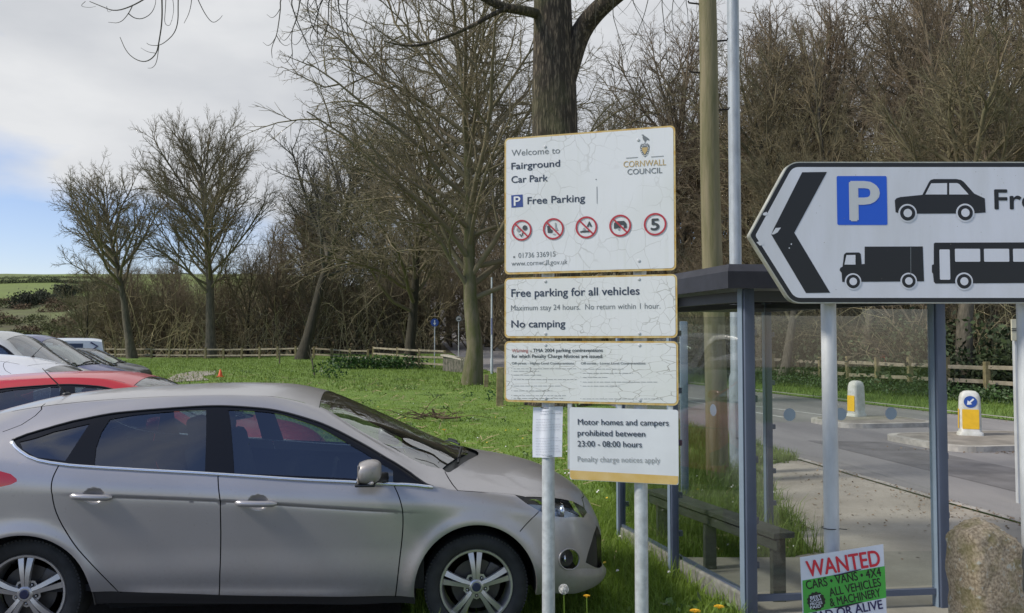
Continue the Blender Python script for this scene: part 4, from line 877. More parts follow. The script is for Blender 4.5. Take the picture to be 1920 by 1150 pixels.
r2 = N('ShaderNodeValToRGB'); e = r2.color_ramp.elements; e[0].position = .50; e[0].color = (0, 0, 0, 1); e[1].position = .64; e[1].color = (1, 1, 1, 1)
r3 = N('ShaderNodeValToRGB'); e = r3.color_ramp.elements; e[0].position = .60; e[0].color = (0, 0, 0, 1); e[1].position = .68; e[1].color = (1, 1, 1, 1)
x1 = N('ShaderNodeMix'); x1.data_type = 'RGBA'; x1.inputs[7].default_value = (.17, .155, .055, 1); x2 = N('ShaderNodeMix'); x2.data_type = 'RGBA'; x2.inputs[7].default_value = (.42, .41, .34, 1)
mm_ = N('ShaderNodeMath'); mm_.operation = 'MULTIPLY'; mm_.inputs[1].default_value = .6
K(n1.outputs[0], r1.inputs[0]); K(n2.outputs[0], r2.inputs[0]); K(n3.outputs[0], r3.inputs[0]); K(r2.outputs[0], mm_.inputs[0]); K(mm_.outputs[0], x1.inputs[0]); K(r1.outputs[0], x1.inputs[6]); K(r3.outputs[0], x2.inputs[0]); K(x1.outputs[2], x2.inputs[6]); K(x2.outputs[2], b.inputs['Base Color'])
bp = N('ShaderNodeBump'); bp.inputs['Strength'].default_value = .7; bp.inputs['Distance'].default_value = .012; K(n3.outputs[0], bp.inputs['Height']); bp2 = N('ShaderNodeBump'); bp2.inputs['Strength'].default_value = .4; bp2.inputs['Distance'].default_value = .004; K(n1.outputs[0], bp2.inputs['Height']); K(bp.outputs[0], bp2.inputs['Normal']); K(bp2.outputs[0], b.inputs['Normal'])
me.materials.append(mg); st = link(bpy.data.objects.new('granite_bollard', me)); P = at(1862, 1100, 4.62); st.location = (P[0]+.03, 4.72, 0); st.rotation_euler = (0, math.radians(-1.5), math.radians(14))
tag(st, 'rough lichen covered granite stone bollard beside the shelter post', 'bollard')

# ------------------------------------------------------------------ bus shelter
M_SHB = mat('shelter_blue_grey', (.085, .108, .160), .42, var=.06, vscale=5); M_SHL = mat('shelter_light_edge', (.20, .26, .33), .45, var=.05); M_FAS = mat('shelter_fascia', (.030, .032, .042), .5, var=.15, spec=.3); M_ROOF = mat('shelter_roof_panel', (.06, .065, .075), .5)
GLZ = glass('shelter_glazing', (.90, .92, .92), .9, .055, .45, .02)
A = np.array([1.555, 5.66]); B = np.array([2.90, 5.83]); Cc = np.array([2.33, 7.80]); D = np.array([.985, 7.75]); Mm = np.array([1.235, 6.58])
sh = thing('bus_shelter', 'blue grey steel and glass bus shelter with dark flat roof behind the signs', 'bus shelter', (*((A+B+Cc+D)/4), 0))
so = np.array([*((A+B+Cc+D)/4), 0.]); lp = lambda p, z: (p[0]-so[0], p[1]-so[1], z)
dirb = (D-A)/np.linalg.norm(D-A); ang = math.atan2(dirb[1], dirb[0])
H_ = 2.15
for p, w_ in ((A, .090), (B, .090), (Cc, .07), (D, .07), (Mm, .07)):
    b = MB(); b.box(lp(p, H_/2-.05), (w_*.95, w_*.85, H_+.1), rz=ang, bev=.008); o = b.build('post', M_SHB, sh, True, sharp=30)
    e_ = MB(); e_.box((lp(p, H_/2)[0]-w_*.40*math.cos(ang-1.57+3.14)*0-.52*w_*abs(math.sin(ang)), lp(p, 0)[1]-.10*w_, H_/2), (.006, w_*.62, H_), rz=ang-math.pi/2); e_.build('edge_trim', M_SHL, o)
    k = MB()
    for z in (.33, .62, 1.02, 1.42, 1.86): k.box(lp(p+np.array([.055, .03]), z), (.035, .035, .045), rz=ang, bev=.006)
    k.build('glazing_clamp', M_SHB, o)
def pane(p, q, z0, z1, name='glass_pane'):
    d = (q-p)/np.linalg.norm(q-p); n_ = np.array([-d[1], d[0]])*.003; a_ = p+d*.055; c_ = q-d*.055
    b = MB(); V = [lp(a_-n_, z0), lp(c_-n_, z0), lp(c_-n_, z1), lp(a_-n_, z1), lp(a_+n_, z0), lp(c_+n_, z0), lp(c_+n_, z1), lp(a_+n_, z1)]
    b.add(V, [(0, 1, 2, 3), (5, 4, 7, 6), (4, 0, 3, 7), (1, 5, 6, 2), (3, 2, 6, 7), (4, 5, 1, 0)]); return b.build(name, GLZ, sh)
pE = pane(A, B, .16, 2.02); pane(A, Mm, .16, 2.02); pane(Mm, D, .16, 2.02); pane(D, Cc, .16, 2.02)
md = mat('frosted_dot', (.22, .29, .36), .5)
for p_, q_, n_ in ((A, B, 3), (A, Mm, 1)):
    d = (q_-p_)/np.linalg.norm(q_-p_); nn = np.array([d[1], -d[0]])*.006
    for k in range(n_):
        c_ = p_+d*(.29+.36*k if n_ > 1 else .42); b = MB(); V = [(*(lp(c_+d*.042*math.cos(t_)+nn, 0)[:2]), 1.315+.042*math.sin(t_)) for t_ in np.linspace(0, 2*math.pi, 25)[:-1]]; b.poly(V); b.build('glass_dot', md, sh)
RP = [A+np.array([-.16, -.16]), B+np.array([.55, -.16]), Cc+np.array([.55, .2]), D+np.array([-.16, .2])]
b = MB(); n_ = 4; z0, z1 = 2.145, 2.305
oR = [lp(p, 0)[:2] for p in RP]; iR = [np.array(p)*.86 for p in oR]; mR = [np.array(p)*1.0 for p in oR]
V = [(*p, z0) for p in oR]+[(*(np.array(p)*1.0), z1-.05) for p in oR]+[(*(np.array(p)*.965), z1) for p in oR]
b.add(V, [(k, (k+1) % 4, 4+(k+1) % 4, 4+k) for k in range(4)]+[(4+k, 4+(k+1) % 4, 8+(k+1) % 4, 8+k) for k in range(4)]); b.build('fascia', M_FAS, sh)
b = MB(); b.poly([(*(np.array(p)*.965), z1-.002) for p in oR]); b.poly([(*(np.array(p)*.995), z0+.02) for p in oR]); 
for p, q in ((A, B), (A, D), (D, Cc), (B, Cc)): b.bar(lp(p, 2.10), lp(q, 2.10), .05, .07)
b.build('roof', M_ROOF, sh)
b = MB(); b.bar(lp(A+dirb*.05, .06), lp(D-dirb*.05, .06), .07, .16, bev=.012); b.build('base_kerb', mat('shelter_concrete', (.20, .20, .18), .9, var=.25, vscale=14, bump=.3), sh)
b = MB(); b.bar(lp(A, .12), lp(B, .12), .03, .04); b.bar(lp(A, .15), lp(D, .15), .025, .02); b.build('bottom_rail', M_SHB, sh)
# bench inside
M_BW = mat('dark_stained_wood', (.050, .058, .046), .6, var=.3, vscale=6, stretch=(1, 1, 4), bump=.15)
b0 = np.array([1.86, 5.88]); b1 = np.array([1.27, 7.62]); bn = thing('bench', 'dark green wooden plank bench inside the bus shelter', 'bench', (*((b0+b1)/2), 0)); bo_ = np.array([*((b0+b1)/2), 0.]); lb = lambda p, z: (p[0]-bo_[0], p[1]-bo_[1], z)
b = MB(); dv = (b1-b0)/np.linalg.norm(b1-b0); nv = np.array([dv[1], -dv[0]])
b.bar(lb(b0+nv*.0, .475), lb(b1, .475), .17, .04, bev=.006); b.build('seat', M_BW, bn)
b = MB(); b.bar(lb(b0-nv*.05, .41), lb(b1-nv*.05, .41), .03, .07, bev=.004); b.build('apron_rail', M_BW, bn)
for s_ in (.08, .95, 1.72):
    p = b0+dv*s_
    for of in (0,): b = MB(); b.bar(lb(p+nv*of, -.03), lb(p+nv*of, .455), .09, .075, bev=.005); b.build('leg', M_BW, bn)
# grey post at the far end of the stop
pp_ = at(1283, 800, 9.6); b = MB(); b.box((0, 0, 1.0), (.085, .05, 2.04), bev=.01); o = b.build('steel_post', mat('pale_blue_grey_steel', (.20, .26, .33), .45, var=.08), None, True, sharp=30); o.location = (pp_[0], 9.6, 0); tag(o, 'slim pale blue grey steel post behind the left glass of the shelter', 'post')

# ------------------------------------------------------------------ telegraph pole and lamp column
TP = at(1345, 880, 10.9); tpo = thing('telegraph_pole', 'mossy green wooden telegraph pole with step irons behind the shelter', 'pole', (TP[0], 10.9, 0))
b = MB(); hs = np.linspace(-.2, 8.2, 30); b.tube([(-.045*h*.28+.008*math.sin(h*1.3), 0, h) for h in hs], [.142-.0048*h for h in hs], 28)
mw = mat('mossy_pole_wood', (.225, .195, .115), .85, col2=(.125, .122, .055), vscale=3.0, stretch=(4, 4, .35), bump=.35, bscale=18, detail=8); b.build('shaft', mw, tpo, True, sharp=50)
b = MB()
for px_, py_, sd_ in ((1350, 78, 1), (1355, 207, 1), (1305, 8, -1), (1303, 137, -1)):
    h = at(px_, py_, 10.9)[2]; x = -.0126*h; b.tube([(x+sd_*.09, 0, h), (x+sd_*.24, -.03, h+.005), (x+sd_*.25, -.03, h+.03)], .011, 6)
b.build('step_iron', mat('rusty_iron', (.03, .025, .022), .7, metal=.4), tpo)
LP = at(1383, 870, 11.6); lam = thing('lamp_column', 'tall pale grey galvanised lamp column beside the wooden pole', 'lamp post', (LP[0], 11.6, 0)); b = MB()
b.lathe([(.105, -.1), (.105, 1.25), (.098, 1.32), (.082, 1.36), (.080, 5.0), (.078, 8.4)], n=30); b.build('column', mat('lamp_column_zinc', (.36, .40, .44), .5, metal=.2, var=.14, vscale=10, stretch=(1, 1, .3)), lam, True, sharp=40)
b = MB(); b.box((0, -.1055, .75), (.11, .012, .5), bev=.004); b.build('access_door', MATS['lamp_column_zinc'], lam)
b = MB(); b.tube([(0, 0, 8.3), (0, 0, 8.7), (.2, -.1, 8.9), (.9, -.3, 8.95)], .04, 10); b.box((1.2, -.4, 8.95), (.7, .22, .10), rz=-.3, bev=.04); b.build('lamp_head', MATS['lamp_column_zinc'], lam)
# ------------------------------------------------------------------ ground, road, pavement
random.seed(7); rng = np.random.default_rng(7)
M_GRASS = mat('field_grass', (.150, .240, .036), .9, col2=(.098, .170, .025), vscale=.9, bump=.5, bscale=9, detail=8)
M_WOODF = mat('woodland_litter', (.190, .150, .088), .95, col2=(.095, .088, .045), vscale=.6, bump=.5, bscale=3, detail=8)
M_HILL = mat('hill_pasture', (.160, .215, .050), .95, col2=(.105, .130, .042), vscale=.035, detail=8)
M_SCRUBH = mat('hill_scrub', (.125, .150, .050), .95, col2=(.075, .072, .036), vscale=.13, detail=9)
gx = np.concatenate([np.linspace(-460, -64, 34), np.arange(-60, 44, 1.0), np.linspace(46, 330, 24)])
gy = np.concatenate([np.linspace(-40, -2, 8), np.arange(0, 112, 1.0), np.linspace(114, 480, 44)])
GX, GY = np.meshgrid(gx, gy); GZ = gz(GX, GY)
GZ = GZ+np.where(GY > 40, .18*np.sin(GX*.31+GY*.17)*np.sin(GY*.23)*sst((GY-90)/30), 0)
nx, ny = len(gx), len(gy); I = np.arange(nx*ny).reshape(ny, nx)
Fq = np.stack([I[:-1, :-1], I[:-1, 1:], I[1:, 1:], I[1:, :-1]], -1).reshape(-1, 4)
gr = bigmesh('ground', np.stack([GX, GY, GZ], -1).reshape(-1, 3), Fq, [M_GRASS, M_WOODF, M_HILL, M_SCRUBH], None, True); tag(gr, 'green grass field rising to wooded banks and a pasture hill', kind='structure')
fx_, fy_ = (GX[:-1, :-1]+.5).ravel(), (GY[:-1, :-1]+.5).ravel()
lim = np.maximum(fence_x(fy_), far_edge(fy_)+2.5)
wood = ((fx_ > lim+1.5) & (fy_ > 10)) | ((fy_ > 78) & (fx_ > -60)) ; hl_ = (fy_ > 110) & (fx_ < -40) & (fx_ < -40-.05*(fy_-110)); scr = hl_ & (fy_ < 205+.0*fx_)
mi = np.zeros(len(fx_), np.int32); mi[wood] = 1; mi[hl_] = 2; mi[scr] = 3; mi[(fy_ > 78) & (fx_ <= -60) & ~hl_] = 3; gr.data.polygons.foreach_set('material_index', mi)
def strip(name, ys, f0, f1, dz, m, label, sides=6, kind='structure'):
    V = []; F = []
    for y in ys:
        a, b = f0(y), f1(y)
        for k in range(sides+1): x = a+(b-a)*k/sides; V.append((x, y, float(gz(x, y))+(dz if y < 50 else dz+.05*min(1, (y-50)/10))))
    n = sides+1; F = [(j*n+k, j*n+k+1, (j+1)*n+k+1, (j+1)*n+k) for j in range(len(ys)-1) for k in range(sides)]
    o = mesh(name, V, F, m); return tag(o, label, kind=kind)
M_ASPH = mat('road_asphalt', (.265, .255, .250), .85, col2=(.165, .160, .164), vscale=.40, stretch=(1.6, .35, 1), bump=.35, bscale=90, detail=8)
strip('road', np.concatenate([np.arange(-6, 50, 2.), np.arange(50, 151, 2.5)]), near_edge, far_edge, .004, M_ASPH, 'grey asphalt road bending away uphill')
M_PAVE = mat('sandy_pavement', (.41, .375, .32), .92, col2=(.265, .240, .200), vscale=.9, bump=.4, bscale=55, detail=9)
def pv_in(Y): return float(np.interp(Y, [-5, 5.5, 6.6, 7.3, 8.5, 10.5, 12.2, 13.0], [1.56, 1.56, 1.4, 2.55, 2.75, 3.05, 3.55, 4.30]))
strip('pavement', np.arange(-5, 13.01, .3), pv_in, lambda y: float(near_edge(y))-.10, .012, M_PAVE, 'pale sandy pavement beside the road')
strip('kerb', np.arange(-5, 13.2, .6), lambda y: float(near_edge(y))-.10, lambda y: float(near_edge(y)), .030, mat('kerb_granite', (.34, .32, .29), .85, var=.2, vscale=3, bump=.2), 'low pale granite kerb', 1)
strip('kerb', np.arange(3, 60, 1.5), lambda y: float(far_edge(y)), lambda y: float(far_edge(y))+.16, .07, MATS['kerb_granite'], 'low pale kerb on the far side of the road', 1)
b = MB(); fl = [(1.62, 5.3), (4.6, 5.3), (4.2, 7.35), (2.6, 7.3), (2.45, 7.12), (1.18, 7.12)]
b.poly([(x, y, .018) for x, y in fl]); tag(b.build('shelter_floor', mat('shelter_floor_concrete', (.245, .235, .195), .9, var=.14, vscale=2.2, bump=.25, bscale=60)), 'dull concrete floor of the bus shelter', kind='structure')
b = MB(); V = []; F = []
edge = lambda y: float(np.interp(y, [-6, 4.0, 5.6, 6.6, 8.2, 16, 24.5, 34, 38], [-.95, -.75, -.62, -1.0, -1.9, -6.0, -10.6, -16.0, -18]))
ys = np.arange(-6, 38, .8)
for y in ys:
    for k in range(31): x = edge(y)-(k/30)**1.6*45; V.append((x, y, float(gz(x, y))+.018))
F = [(j*31+k, (j+1)*31+k, (j+1)*31+k+1, j*31+k+1) for j in range(len(ys)-1) for k in range(30)]; b.add(V, F)
tag(b.build('car_park', mat('car_park_asphalt', (.075, .073, .070), .9, col2=(.045, .044, .042), vscale=.8, bump=.4, bscale=60)), 'dark asphalt of the car park', kind='structure')
b = MB(); b.poly([(x, y, float(gz(x, y))+.02) for x, y in [tuple(ground_at(*p)[:2]) for p in ((362, 705), (405, 704), (403, 712), (378, 716), (392, 724), (300, 730), (330, 712))]])
tag(b.build('path', mat('gravel_path', (.30, .27, .24), .95, var=.2, vscale=2)), 'short pale gravel path leaving the car park', kind='structure')
# markings
M_LINE = mat('road_paint', (.50, .50, .48), .7, var=.25, vscale=3)
b = MB()
def lin(p, q, w): p = np.array(p); q = np.array(q); d = (q-p)/np.linalg.norm(q-p); n = np.array([-d[1], d[0]])*w/2; b.add([(*(p-n), .009), (*(q-n), .009), (*(q+n), .009), (*(p+n), .009)], [(0, 1, 2, 3)])
lin((6.35, 20.0), (4.6, 28.5), .10); lin((7.6, 20.3), (4.75, 29.5), .10)
for k in range(5): lin((4.5-k*1.05, 30+k*4.4), (4.05-k*1.05, 32+k*4.4), .1)
lin((8.1, 12.6), (9.4, 5), .10); lin((9.3, 12.4), (9.6, 5), .10)
tag(b.build('road_marking', M_LINE), 'worn white centre lines on the road', kind='structure')
b = MB(); b.poly([(6.0, 10.2, .008), (7.4, 9.9, .008), (6.6, 15.2, .008), (5.3, 15.4, .008)]); b.poly([(3.9, 22, .008), (5.0, 22.2, .008), (3.6, 28.4, .008), (2.6, 28.2, .008)]); tag(b.build('road_patch', mat('tarmac_patch', (.135, .13, .132), .9, var=.2, vscale=2, bump=.3)), 'darker repaired patches in the road surface', kind='structure')
# traffic islands
M_ISL = mat('island_paving', (.235, .215, .185), .9, var=.22, vscale=2.5, bump=.3); M_KP = mat('island_kerb', (.38, .36, .32), .85, var=.25, vscale=4)
for nm, c, hw, hd, rz in (('traffic_island', (7.72, 18.45), 1.12, .85, .2), ('traffic_island', (8.30, 15.0), 1.45, 1.05, .2)):
    pts = rrect(-hw, -hd, hw, hd, .5); o = thing(nm, 'low kerbed traffic island under the '+('plain white' if hd < 1 else 'blue arrow')+' bollard', 'traffic island', (*c, 0), rz)
    b = MB(); n_ = len(pts); b.add([(u, v_, 0) for u, v_ in pts]+[(u, v_, .10) for u, v_ in pts]+[(u*.9, v_*.9, .105) for u, v_ in pts], [(k, (k+1) % n_, n_+(k+1) % n_, n_+k) for k in range(n_)]+[(n_+k, n_+(k+1) % n_, 2*n_+(k+1) % n_, 2*n_+k) for k in range(n_)]); b.build('kerbstone', M_KP, o)
    b = MB(); b.poly([(u*.9, v_*.9, .103) for u, v_ in pts]); b.build('surface', M_ISL, o)
# bollards
M_BW_ = mat('bollard_white', (.62, .62, .58), .5, col2=(.46, .46, .40), vscale=7); M_BY = mat('bollard_yellow', (.78, .47, .020), .45, var=.06); M_BB = mat('arrow_blue', (.02, .075, .33), .4)
def bollard(loc, rz, label, arrow):
    r = thing('traffic_bollard', label, 'bollard', loc, rz, 'traffic island bollards')
    b = MB(); zs = [(0, 1.16), (.05, 1.12), (.07, .98), (.30, .97), (.55, .94), (.68, .90), (.75, .78), (.79, .52), (.80, .2)]
    rings = []
    for z, k in zs:
        rings.append([(u, v_, z) for u, v_ in rrect(-.185*k, -.135*k, .185*k, .135*k, .075*k, 4)])
    n_ = len(rings[0]); V = [p for g in rings for p in g]; b.add(V, [(j*n_+k, j*n_+(k+1) % n_, (j+1)*n_+(k+1) % n_, (j+1)*n_+k) for j in range(len(zs)-1) for k in range(n_)]+[tuple((len(zs)-1)*n_+k for k in range(n_))])
    b.build('shell', M_BW_, r, True, sharp=50)
    def panel_(sd, u0, u1, z0, z1, m, nm):
        b = MB(); P_ = []
        for u, z in rrect(u0, z0, u1, z1, .015, 3):
            k = np.interp(z, [q[0] for q in zs], [q[1] for q in zs]); P_.append((u, -.135*k-.004, z) if sd == 0 else (-.185*k-.004, u, z))
        b.poly(P_); return b.build(nm, m, r)
    if arrow: panel_(0, -.135, .135, .12, .47, M_BY, 'yellow_panel')
    panel_(1, -.095, .095, .12, .47, M_BY, 'yellow_panel')
    if arrow:
        b = MB(); c = (0.0, .605); P_ = [(c[0]+.105*math.cos(t_), -.134, c[1]+.105*math.sin(t_)) for t_ in np.linspace(0, 2*math.pi, 29)[:-1]]; b.poly(P_); d_ = b.build('arrow_disc', M_BB, r)
        b = MB(); a_ = math.radians(225); R2 = lambda x, z: (c[0]+x*math.cos(a_)-z*math.sin(a_), -.137, c[1]+x*math.sin(a_)+z*math.cos(a_))
        b.poly([R2(*p) for p in ((-.075, -.014), (.01, -.014), (.01, -.05), (.078, 0), (.01, .05), (.01, .014), (-.075, .014))]); b.build('arrow', MATS['white_print'], d_)
p1 = ground_at(1610, 790); p2 = ground_at(1826, 828)
bollard((p1[0], p1[1]+.12, .10), math.radians(30), 'white bollard with yellow edge and no arrow, farther along the road', False)
bollard((p2[0], p2[1]+.12, .10), math.radians(-22), 'white and yellow bollard with blue arrow disc, nearer one', True)

# ------------------------------------------------------------------ fences, walls, small far signs
M_RAIL = mat('weathered_rail', (.340, .295, .215), .85, col2=(.21, .185, .125), vscale=3, bump=.3, bscale=30); M_FP = mat('mossy_fence_post', (.275, .235, .115), .9, col2=(.165, .135, .070), vscale=6, bump=.3)
def fence(name, label, pts, h, rails, pw=.11, rw=.09, base=None, slack=.02):
    r = thing(name, label, 'fence', (pts[0][0], pts[0][1], float(gz(*pts[0])))); o = np.array([pts[0][0], pts[0][1], float(gz(*pts[0]))]); rr_ = random.Random(5)
    G = [np.array([x, y, float(gz(x, y))])-o for x, y in pts]
    for p in G:
        b = MB(); hh = h*rr_.uniform(.96, 1.05); b.bar(p+np.array([0, 0, -.2]), p+np.array([rr_.uniform(-.02, .02), 0, hh]), pw, pw, bev=.012); b.build('post', M_FP, r)
    for z in rails:
        b = MB()
        for p, q in zip(G[:-1], G[1:]):
            n_ = np.array([p[1]-q[1], q[0]-p[0], 0]); n_ = n_/np.linalg.norm(n_)*.0
            b.bar(p+n_+np.array([0, 0, z+rr_.uniform(-slack, slack)]), q+n_+np.array([0, 0, z+rr_.uniform(-slack, slack)]), .045, rw, bev=.008)
        b.build('rail', M_RAIL, r)
    return r
fy = [21.5+1.45*k for k in range(0, 12)]
fence('roadside_fence', 'weathered three rail wooden fence along the far side of the road', [(float(fence_x(y)), y) for y in fy], 1.20, (.12, .54, .97), pw=.16, rw=.12)
lf = [(xat(px, Y), Y) for px, Y in zip(np.linspace(150, 690, 17), np.linspace(77, 66, 17))]
fence('field_fence', 'grey two rail wooden fence behind the field trees', lf, .95, (.30, .78), pw=.16, rw=.12)
br = [(xat(px, Y), Y) for px, Y in ((700, 62), (745, 58), (786, 54), (834, 51))]
fence('bridge_barrier', 'pale timber barrier beside the small stone wall and blue sign', br, 1.25, (.35, .75, 1.15), pw=.14, rw=.12)
wl = thing('stone_wall', 'low mossy grey stone wall with pale coping running toward the uphill road', 'wall', (xat(836, 50), 50, 0)); b = MB(); a_ = np.array([xat(836, 50), 50, .0]); c_ = np.array([xat(884, 46.5), 46.5, 0.]); o_ = a_.copy()
n_ = 9
for k in range(n_):
    p = a_+(c_-a_)*k/n_; q = a_+(c_-a_)*(k+1)/n_; b.bar(p-o_+np.array([0, 0, .42]), q-o_+np.array([0, 0, .40]), .4, .9, bev=.05)
b.build('wall_face', mat('field_stone', (.165, .150, .125), .95, col2=(.06, .065, .045), vscale=5, bump=.7, bscale=6), wl)
b = MB(); b.bar(a_-o_+np.array([-.1, 0, .98-.05]), c_-o_+np.array([.1, 0, .66]), .48, .09, bev=.02); b.build('coping', mat('wall_coping', (.40, .37, .31), .9, var=.2), wl)
def road_sign(px, pyc, rpx, pyb, Y, label, face, rim=None, shape='disc'):
    c = at(px, pyc, Y); zb = float(gz(c[0], Y)); r = rpx*Y/FPX; o = thing('road_sign', label, 'sign', (c[0], Y, zb)); b = MB(); b.lathe([(.038, -.1), (.038, c[2]-zb+r)], c=(0, .05, 0), n=12); b.build('post', M_GALV2, o, True, sharp=40)
    b = MB()
    if shape == 'disc': b.lathe([(r, .02), (r, 0), (.001, -.001)], c=(0, 0, c[2]-zb), n=28, axis='Y')
    else: b.box((0, 0, c[2]-zb), (r*1.3, .03, r*2.2), bev=.01)
    d_ = b.build('sign_plate', face, o)
    return o, d_, c[2]-zb, r
o, d_, zc, r = road_sign(815, 605, 7.5, 640, 56, 'small blue round road sign with a white arrow on a pale post', M_BB)
b = MB(); b.poly([(x*r, -.004, zc+z*r) for x, z in ((-.13, .6), (.13, .6), (.13, -.1), (.4, -.1), (0, -.7), (-.4, -.1), (-.13, -.1))]); b.build('arrow', MATS['white_print'], d_)
o, d_, zc, r = road_sign(860, 598, 6, 645, 62, 'small white round road sign with a dark pictogram by the uphill road', mat('dim_white', (.40, .41, .42), .5))
b = MB(); b.lathe([(r, -.006), (r*.8, -.006)], c=(0, 0, zc), n=28, axis='Y', cap=False); b.poly([(x*r, -.008, zc+z*r) for x, z in ((-.5, -.3), (-.1, .2), (.2, 0), (.5, .35), (.45, -.35))]); b.build('pictogram', M_DKGREY, d_)
road_sign(884, 616, 7, 650, 52, 'pale green narrow plate on a thin post beside the mossy trunk', mat('pale_green_plate', (.33, .42, .38), .5), shape='rect')
P = at(922, 700, 46); o = thing('slim_pole', 'slim pale grey pole at the roadside behind the mossy tree', 'pole', (P[0], 46, 0)); b = MB(); b.lathe([(.075, -.1), (.075, .8), (.055, .85), (.05, 5.2)], n=14); b.build('shaft', mat('pale_pole', (.42, .47, .50), .5, var=.1), o, True, sharp=40)
b = MB(); b.box((0, -.07, 2.55), (.06, .04, .9), bev=.01); b.build('blue_plate', mat('blue_strip', (.05, .07, .25), .5), o)
for px, py0, py1, w_, Y, lab in ((937, 690, 762, .20, 23.6, 'weathered brown wooden post on the verge left of the car park sign'), (911, 704, 727, .17, 33, 'short rotten brown stump post right of the mossy trunk'), (768, 632, 684, .13, 60, 'thin white marker post leaning on the dark trunk by the wall')):
    c = at(px, py1, Y); g_ = float(gz(c[0], Y)); h = (py1-py0)*Y/FPX; b = MB(); b.bar((0, 0, -.1), (.02, 0, h), w_, w_, bev=.02)
    o = b.build('wooden_post', M_FP if w_ > .15 else mat('whitewashed', (.42, .41, .36), .8, var=.15)); o.location = (c[0], Y, g_); tag(o, lab, 'post')
# red notice behind the fence, cream plate by the right hand post
for px, py, hw, hh, Y, m, lab, nm in ((1652, 676, 9, 10, 31.5, mat('red_notice', (.55, .09, .05), .5, var=.1), 'small red and white notice on a stake behind the wooden fence', 'notice_board'), (1908, 619, 12, 20, 9.5, mat('cream_plate', (.50, .48, .36), .5, var=.12), 'cream coloured plate strapped to a post behind the arrow sign', 'cream_plate')):
    c = at(px, py, Y); g_ = float(gz(c[0], Y)); s_ = Y/FPX; o = thing(nm, lab, 'notice', (c[0], Y, g_)); b = MB(); b.box((0, 0, c[2]-g_), (2*hw*s_, .02, 2*hh*s_), bev=.004); d_ = b.build('panel', m, o)
    b = MB(); b.bar((0, .04, -.1), (0, .04, c[2]-g_+hh*s_), .05, .05); b.build('stake', M_FP if Y > 20 else M_GALV2, o)
    if Y > 20: b = MB(); b.box((0, -.012, c[2]-g_-hh*s_*.25), (1.3*hw*s_, .004, .9*hh*s_)); b.build('white_patch', MATS['white_print'], d_)
    else:
        b = MB(); [b.box((0, -.013, c[2]-g_+k*hh*s_), (2.05*hw*s_, .006, .008)) for k in (.12, -.05)]; b.build('strap', MATS['black_plastic'], d_)
# orange cone
c = ground_at(413, 717); co = thing('traffic_cone', 'small orange traffic cone standing on the grass beyond the silver car', 'cone', (c[0], c[1], float(gz(c[0], c[1])))); b = MB(); h = 14*c[1]/FPX
b.lathe([(h*.32, .03), (h*.10, h), (h*.06, h+.01)], n=20); b.build('cone_body', mat('cone_orange', (.75, .10, .025), .5), co, True, sharp=40); b = MB(); b.box((0, 0, .02), (h*.85, h*.85, .04), bev=.01); b.build('cone_base', MATS['cone_orange'], co)

# ------------------------------------------------------------------ cars
CM = {'paint': None, 'gap': mat('panel_gap', (.006, .006, .007), .8), 'blackp': MATS['black_plastic'], 'void': mat('wheel_well_black', (.004, .004, .004), .95), 'grille': mat('grille_mesh', (.010, .010, .011), .6),
      'gloss': mat('gloss_black_trim', (.008, .009, .012), .22, spec=.3), 'chrome': mat('satin_chrome', (.72, .76, .82), .22, metal=.9), 'chrome2': mat('mirror_chrome', (.7, .7, .72), .05, metal=1.0),
      'sill': mat('sill_grey', (.030, .030, .033), .6), 'red': mat('tail_lens_red', (.40, .012, .015), .12, coat=.8), 'housing': mat('headlight_bowl', (.34, .40, .48), .25, metal=.6),
      'inner': mat('cabin_dark', (.018, .019, .022), .8), 'seat': mat('seat_cloth', (.022, .024, .030), .9), 'tyre': mat('tyre_rubber', (.032, .033, .033), .78, var=.25, vscale=9, bump=.1), 'alloy': mat('alloy_silver', (.60, .58, .56), .34, metal=.7, var=.06),
      'disc': mat('brake_steel', (.10, .095, .09), .5, metal=.8), 'capblue': mat('cap_navy', (.030, .035, .085), .3, coat=.5), 'lens2': mat('indicator_clear', (.55, .50, .46), .2)}
def paint(name, col, metal=.55, rough=.34, flake=True):
    m = mat(name, col, rough, metal=metal, coat=.55); 
    return m
CM['paint'] = mat('silver_paint', (.405, .396, .402), .32, metal=.5, coat=.45, col2=(.375, .366, .368), vscale=1.6); CM['paintdark'] = CM['paint']
t = CM['paint'].node_tree; b_ = t.nodes['Principled BSDF']; N = t.nodes.new; K = t.links.new; src = b_.inputs['Base Color'].links[0].from_socket        # road film along the sills and arches
c = N('ShaderNodeTexCoord'); se = N('ShaderNodeSeparateXYZ'); K(c.outputs['Object'], se.inputs[0]); zr = N('ShaderNodeMapRange'); zr.inputs[1].default_value = .30; zr.inputs[2].default_value = .72; zr.inputs[3].default_value = 1; zr.inputs[4].default_value = 0; K(se.outputs[2], zr.inputs[0])
n1 = N('ShaderNodeTexNoise'); n1.inputs['Scale'].default_value = 3.5; n1.inputs['Detail'].default_value = 10; n1.inputs['Roughness'].default_value = .7; K(c.outputs['Object'], n1.inputs[0]); nr_ = N('ShaderNodeMapRange'); nr_.inputs[1].default_value = .35; nr_.inputs[2].default_value = .70; K(n1.outputs[0], nr_.inputs[0])
mu = N('ShaderNodeMath'); mu.operation = 'MULTIPLY'; K(zr.outputs[0], mu.inputs[0]); K(nr_.outputs[0], mu.inputs[1]); mu2 = N('ShaderNodeMath'); mu2.operation = 'MULTIPLY_ADD'; mu2.inputs[1].default_value = .75; K(mu.outputs[0], mu2.inputs[0])
